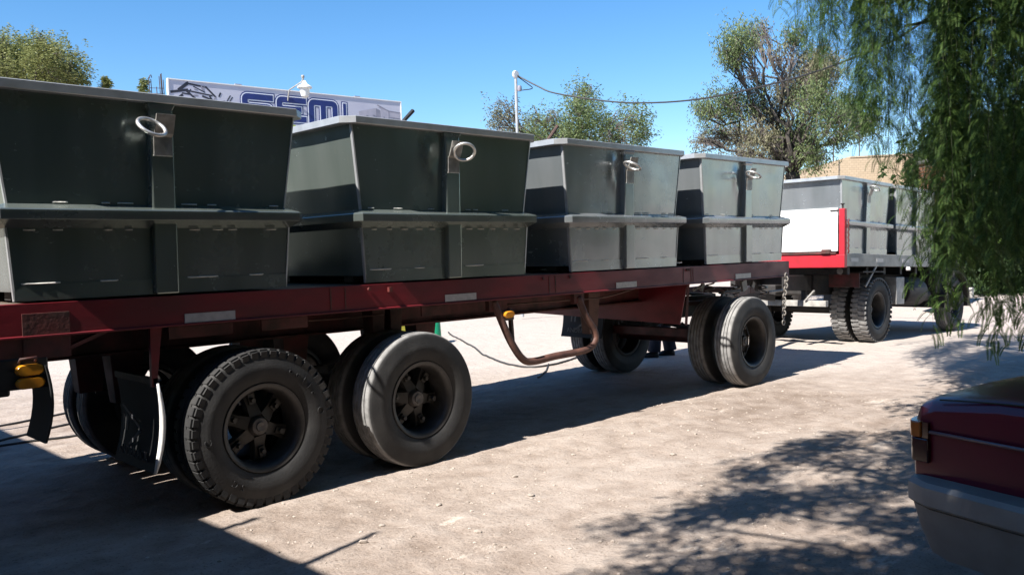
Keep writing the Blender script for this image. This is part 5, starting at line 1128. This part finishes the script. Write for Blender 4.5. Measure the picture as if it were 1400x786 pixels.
# ------------------------------------------------------------------ the person behind the trailer
def person():
    B = Vector((10.62, 7.66, gheight(10.62, 7.66))); yaw = math.atan2(.70, -.71)
    t = thing("person", "person in dark trousers and black shoes striding behind the trailer's front axle", "person", B, (0, 0, yaw))
    # +X is the way the person walks, +Y the left side
    V = {}; E_ = []; Rr = {}
    def vtx(n, p, r): V[n] = p; Rr[n] = r
    vtx('pel', (0, 0, .93), .125); vtx('wai', (.005, 0, 1.08), .115); vtx('che', (.0, 0, 1.28), .135); vtx('shl', (.0, 0, 1.41), .085); vtx('nec', (.01, 0, 1.50), .052); vtx('nk2', (.025, 0, 1.56), .05)
    for a, b in (('pel', 'wai'), ('wai', 'che'), ('che', 'shl'), ('shl', 'nec'), ('nec', 'nk2')): E_.append((a, b))
    for sd_, s, fx in (('l', 1, .14), ('r', -1, -.14)):
        vtx('hip'+sd_, (.01, s*.09, .88), .095); vtx('kne'+sd_, (fx*.55+.03, s*.10, .49), .06); vtx('cal'+sd_, (fx*.75-.01, s*.10, .33), .054); vtx('ank'+sd_, (fx-.03, s*.105, .10), .042)
        for a, b in (('pel', 'hip'+sd_), ('hip'+sd_, 'kne'+sd_), ('kne'+sd_, 'cal'+sd_), ('cal'+sd_, 'ank'+sd_)): E_.append((a, b))
        vtx('ft'+sd_, (fx+.03, s*.108, .055), .036); vtx('toe'+sd_, (fx+.13, s*.115, .04), .032); E_ += [('ank'+sd_, 'ft'+sd_), ('ft'+sd_, 'toe'+sd_)]
        ax = -fx*.7
        vtx('sho'+sd_, (0, s*.165, 1.395), .066); vtx('elb'+sd_, (ax*.6-.03, s*.235, 1.12), .044); vtx('wri'+sd_, (ax+.06, s*.235, .88), .029); vtx('pal'+sd_, (ax+.075, s*.232, .82), .033)
        for a, b in (('shl', 'sho'+sd_), ('sho'+sd_, 'elb'+sd_), ('elb'+sd_, 'wri'+sd_), ('wri'+sd_, 'pal'+sd_)): E_.append((a, b))
        for i, (o, L) in enumerate(((.028, .075), (.010, .085), (-.009, .08), (-.026, .062))):
            vtx(f'f{i}{sd_}', (ax+.085+o, s*.232, .782), .0095); vtx(f'g{i}{sd_}', (ax+.09+o*1.05, s*.226, .782-L*.55), .0088); vtx(f'h{i}{sd_}', (ax+.087+o, s*.214, .782-L), .0075)
            E_ += [('pal'+sd_, f'f{i}{sd_}'), (f'f{i}{sd_}', f'g{i}{sd_}'), (f'g{i}{sd_}', f'h{i}{sd_}')]
        vtx('t1'+sd_, (ax+.115, s*.22, .815), .011); vtx('t2'+sd_, (ax+.125, s*.205, .775), .009); E_ += [('pal'+sd_, 't1'+sd_), ('t1'+sd_, 't2'+sd_)]
    names = list(V); me = bpy.data.meshes.new("body"); me.from_pydata([V[n] for n in names], [(names.index(a), names.index(b)) for a, b in E_], [])
    o = link("body", me, t)
    sk = o.modifiers.new("skin", 'SKIN'); sk.use_smooth_shade = True
    for i, n in enumerate(names):
        d = me.skin_vertices[0].data[i]; d.radius = (Rr[n], Rr[n]*(1.2 if n in ('che', 'pel', 'wai') else 1)); d.use_root = (n == 'pel')
    o.modifiers.new("smooth", 'SUBSURF').levels = 1; o.modifiers["smooth"].render_levels = 2
    mt, nt, b = nodes("clothed_body"); b.inputs["Roughness"].default_value = .85
    tc = nt.nodes.new("ShaderNodeTexCoord"); sp = nt.nodes.new("ShaderNodeSeparateXYZ"); nt.links.new(tc.outputs["Object"], sp.inputs[0])
    r = nt.nodes.new("ShaderNodeValToRGB"); r.color_ramp.interpolation = 'CONSTANT'; e = r.color_ramp.elements
    e[0].position = 0; e[0].color = (.018, .017, .017, 1); e[1].position = .06; e[1].color = (.022, .026, .045, 1)
    for p_, c_ in ((.60, (.18, .18, .19, 1)), (.80, (.36, .2, .13, 1))): k = e.new(p_); k.color = c_
    mm = nt.nodes.new("ShaderNodeMath"); mm.operation = 'DIVIDE'; mm.inputs[1].default_value = 1.8
    # hands below the hem of the sleeves are skin
    nt.links.new(sp.outputs["Z"], mm.inputs[0]); nt.links.new(mm.outputs[0], r.inputs[0])
    ab = nt.nodes.new("ShaderNodeMath"); ab.operation = 'ABSOLUTE'; nt.links.new(sp.outputs["Y"], ab.inputs[0])
    g1 = nt.nodes.new("ShaderNodeMath"); g1.operation = 'GREATER_THAN'; g1.inputs[1].default_value = .195; nt.links.new(ab.outputs[0], g1.inputs[0])
    g2 = nt.nodes.new("ShaderNodeMath"); g2.operation = 'LESS_THAN'; g2.inputs[1].default_value = .89; nt.links.new(sp.outputs["Z"], g2.inputs[0])
    an = nt.nodes.new("ShaderNodeMath"); an.operation = 'MULTIPLY'; nt.links.new(g1.outputs[0], an.inputs[0]); nt.links.new(g2.outputs[0], an.inputs[1])
    mx = nt.nodes.new("ShaderNodeMix"); mx.data_type = 'RGBA'; mx.inputs[7].default_value = (.36, .2, .13, 1)
    nt.links.new(an.outputs[0], mx.inputs[0]); nt.links.new(r.outputs[0], mx.inputs[6]); g3 = nt.nodes.new("ShaderNodeMath"); g3.operation = 'GREATER_THAN'; g3.inputs[1].default_value = .89; nt.links.new(sp.outputs["Z"], g3.inputs[0])
    an2 = nt.nodes.new("ShaderNodeMath"); an2.operation = 'MULTIPLY'; nt.links.new(g1.outputs[0], an2.inputs[0]); nt.links.new(g3.outputs[0], an2.inputs[1])
    mx2 = nt.nodes.new("ShaderNodeMix"); mx2.data_type = 'RGBA'; mx2.inputs[7].default_value = (.18, .18, .19, 1)
    nt.links.new(an2.outputs[0], mx2.inputs[0]); nt.links.new(mx.outputs[2], mx2.inputs[6]); nt.links.new(mx2.outputs[2], b.inputs["Base Color"])
    me.materials.append(mt)
    for s, fx in ((1, .14), (-1, -.14)):
        sh = MB(); secs = []
        for x, w, h in ((-.085, .02, .06), (-.07, .036, .085), (-.03, .04, .105), (.02, .042, .09), (.09, .048, .062), (.15, .044, .05), (.185, .02, .03)):
            secs.append([(fx+x, s*.11+w*cos(a), max(0.0, h*.5+h*.5*sin(a))) for a in [2*pi*k/12 for k in range(12)]])
        obj("shoe", sh.loft(secs), M['shoe'], t, 60)
        tr_ = MB(); tr_.tube([(0.01, s*.085, .95), (fx*.30+.02, s*.095, .68), (fx*.55+.03, s*.10, .49), (fx*.78-.01, s*.10, .30), (fx-.02, s*.105, .085)], [.118, .105, .096, .092, .096], 16); obj("trouser_leg", tr_, M['denim'], t, True)
    st = MB(); secs = []
    for z, w, d, x in ((.90, .165, .125, 0), (.98, .17, .125, 0), (1.12, .165, .115, .005), (1.28, .19, .128, 0), (1.37, .205, .118, 0), (1.43, .17, .095, .003), (1.47, .11, .075, .006), (1.50, .065, .06, .01)):
        secs.append([(x+d*cos(a), w*sin(a), z) for a in [2*pi*k/20 for k in range(20)]])
    obj("shirt", st.loft(secs), M['shirt'], t, 70)
    # head with face
    bm = bmesh.new(); bmesh.ops.create_uvsphere(bm, u_segments=28, v_segments=20, radius=1)
    for v_ in bm.verts:
        p = v_.co.copy(); x, y, z = p
        q = Vector((x*.098, y*.076, z*.118))
        if z < 0: q.x *= 1+.10*z; q.y *= 1+.32*z; q.x += .012*(-z)*(1 if x > 0 else .2)
        nose = math.exp(-((y/.17)**2+((z+.12)/.2)**2)); brow = math.exp(-((y/.6)**2+((z-.2)/.1)**2)); eye = math.exp(-(((abs(y)-.42)/.16)**2+((z-.04)/.1)**2)); mouth = math.exp(-((y/.3)**2+((z+.48)/.04)**2))
        if x > 0: q.x += .022*nose+.005*brow-.009*eye-.004*mouth
        v_.co = q+Vector((.035, 0, 1.645))
    for f_ in bm.faces: f_.smooth = True
    hm = bpy.data.meshes.new("head"); bm.to_mesh(hm); bm.free(); hm.materials.append(M['skin']); hd = link("head", hm, t)
    for s in (-1, 1):
        obj("ear", MB().lathe([(0, .012), (.018, .01), (.026, 0), (.018, -.006), (0, -.004)], 14, (.025, s*.076, 1.64), 'y'), M['skin'], hd, True)
        obj("eye", MB().lathe([(0, .012), (.008, .01), (.012, 0), (.008, -.01), (0, -.012)], 12, (.118, s*.032, 1.652), 'x'), M['white'], hd, True)
    bm = bmesh.new(); bmesh.ops.create_uvsphere(bm, u_segments=24, v_segments=16, radius=1)
    bmesh.ops.delete(bm, geom=[v_ for v_ in bm.verts if v_.co.z < (-.45 if v_.co.x < -.1 else .38)], context='VERTS')
    for v_ in bm.verts: v_.co = Vector((v_.co.x*.108+.030, v_.co.y*.086, v_.co.z*.128+1.648))
    hm = bpy.data.meshes.new("hair"); bm.to_mesh(hm); bm.free(); hm.materials.append(M['hair']); link("hair", hm, hd)
person()
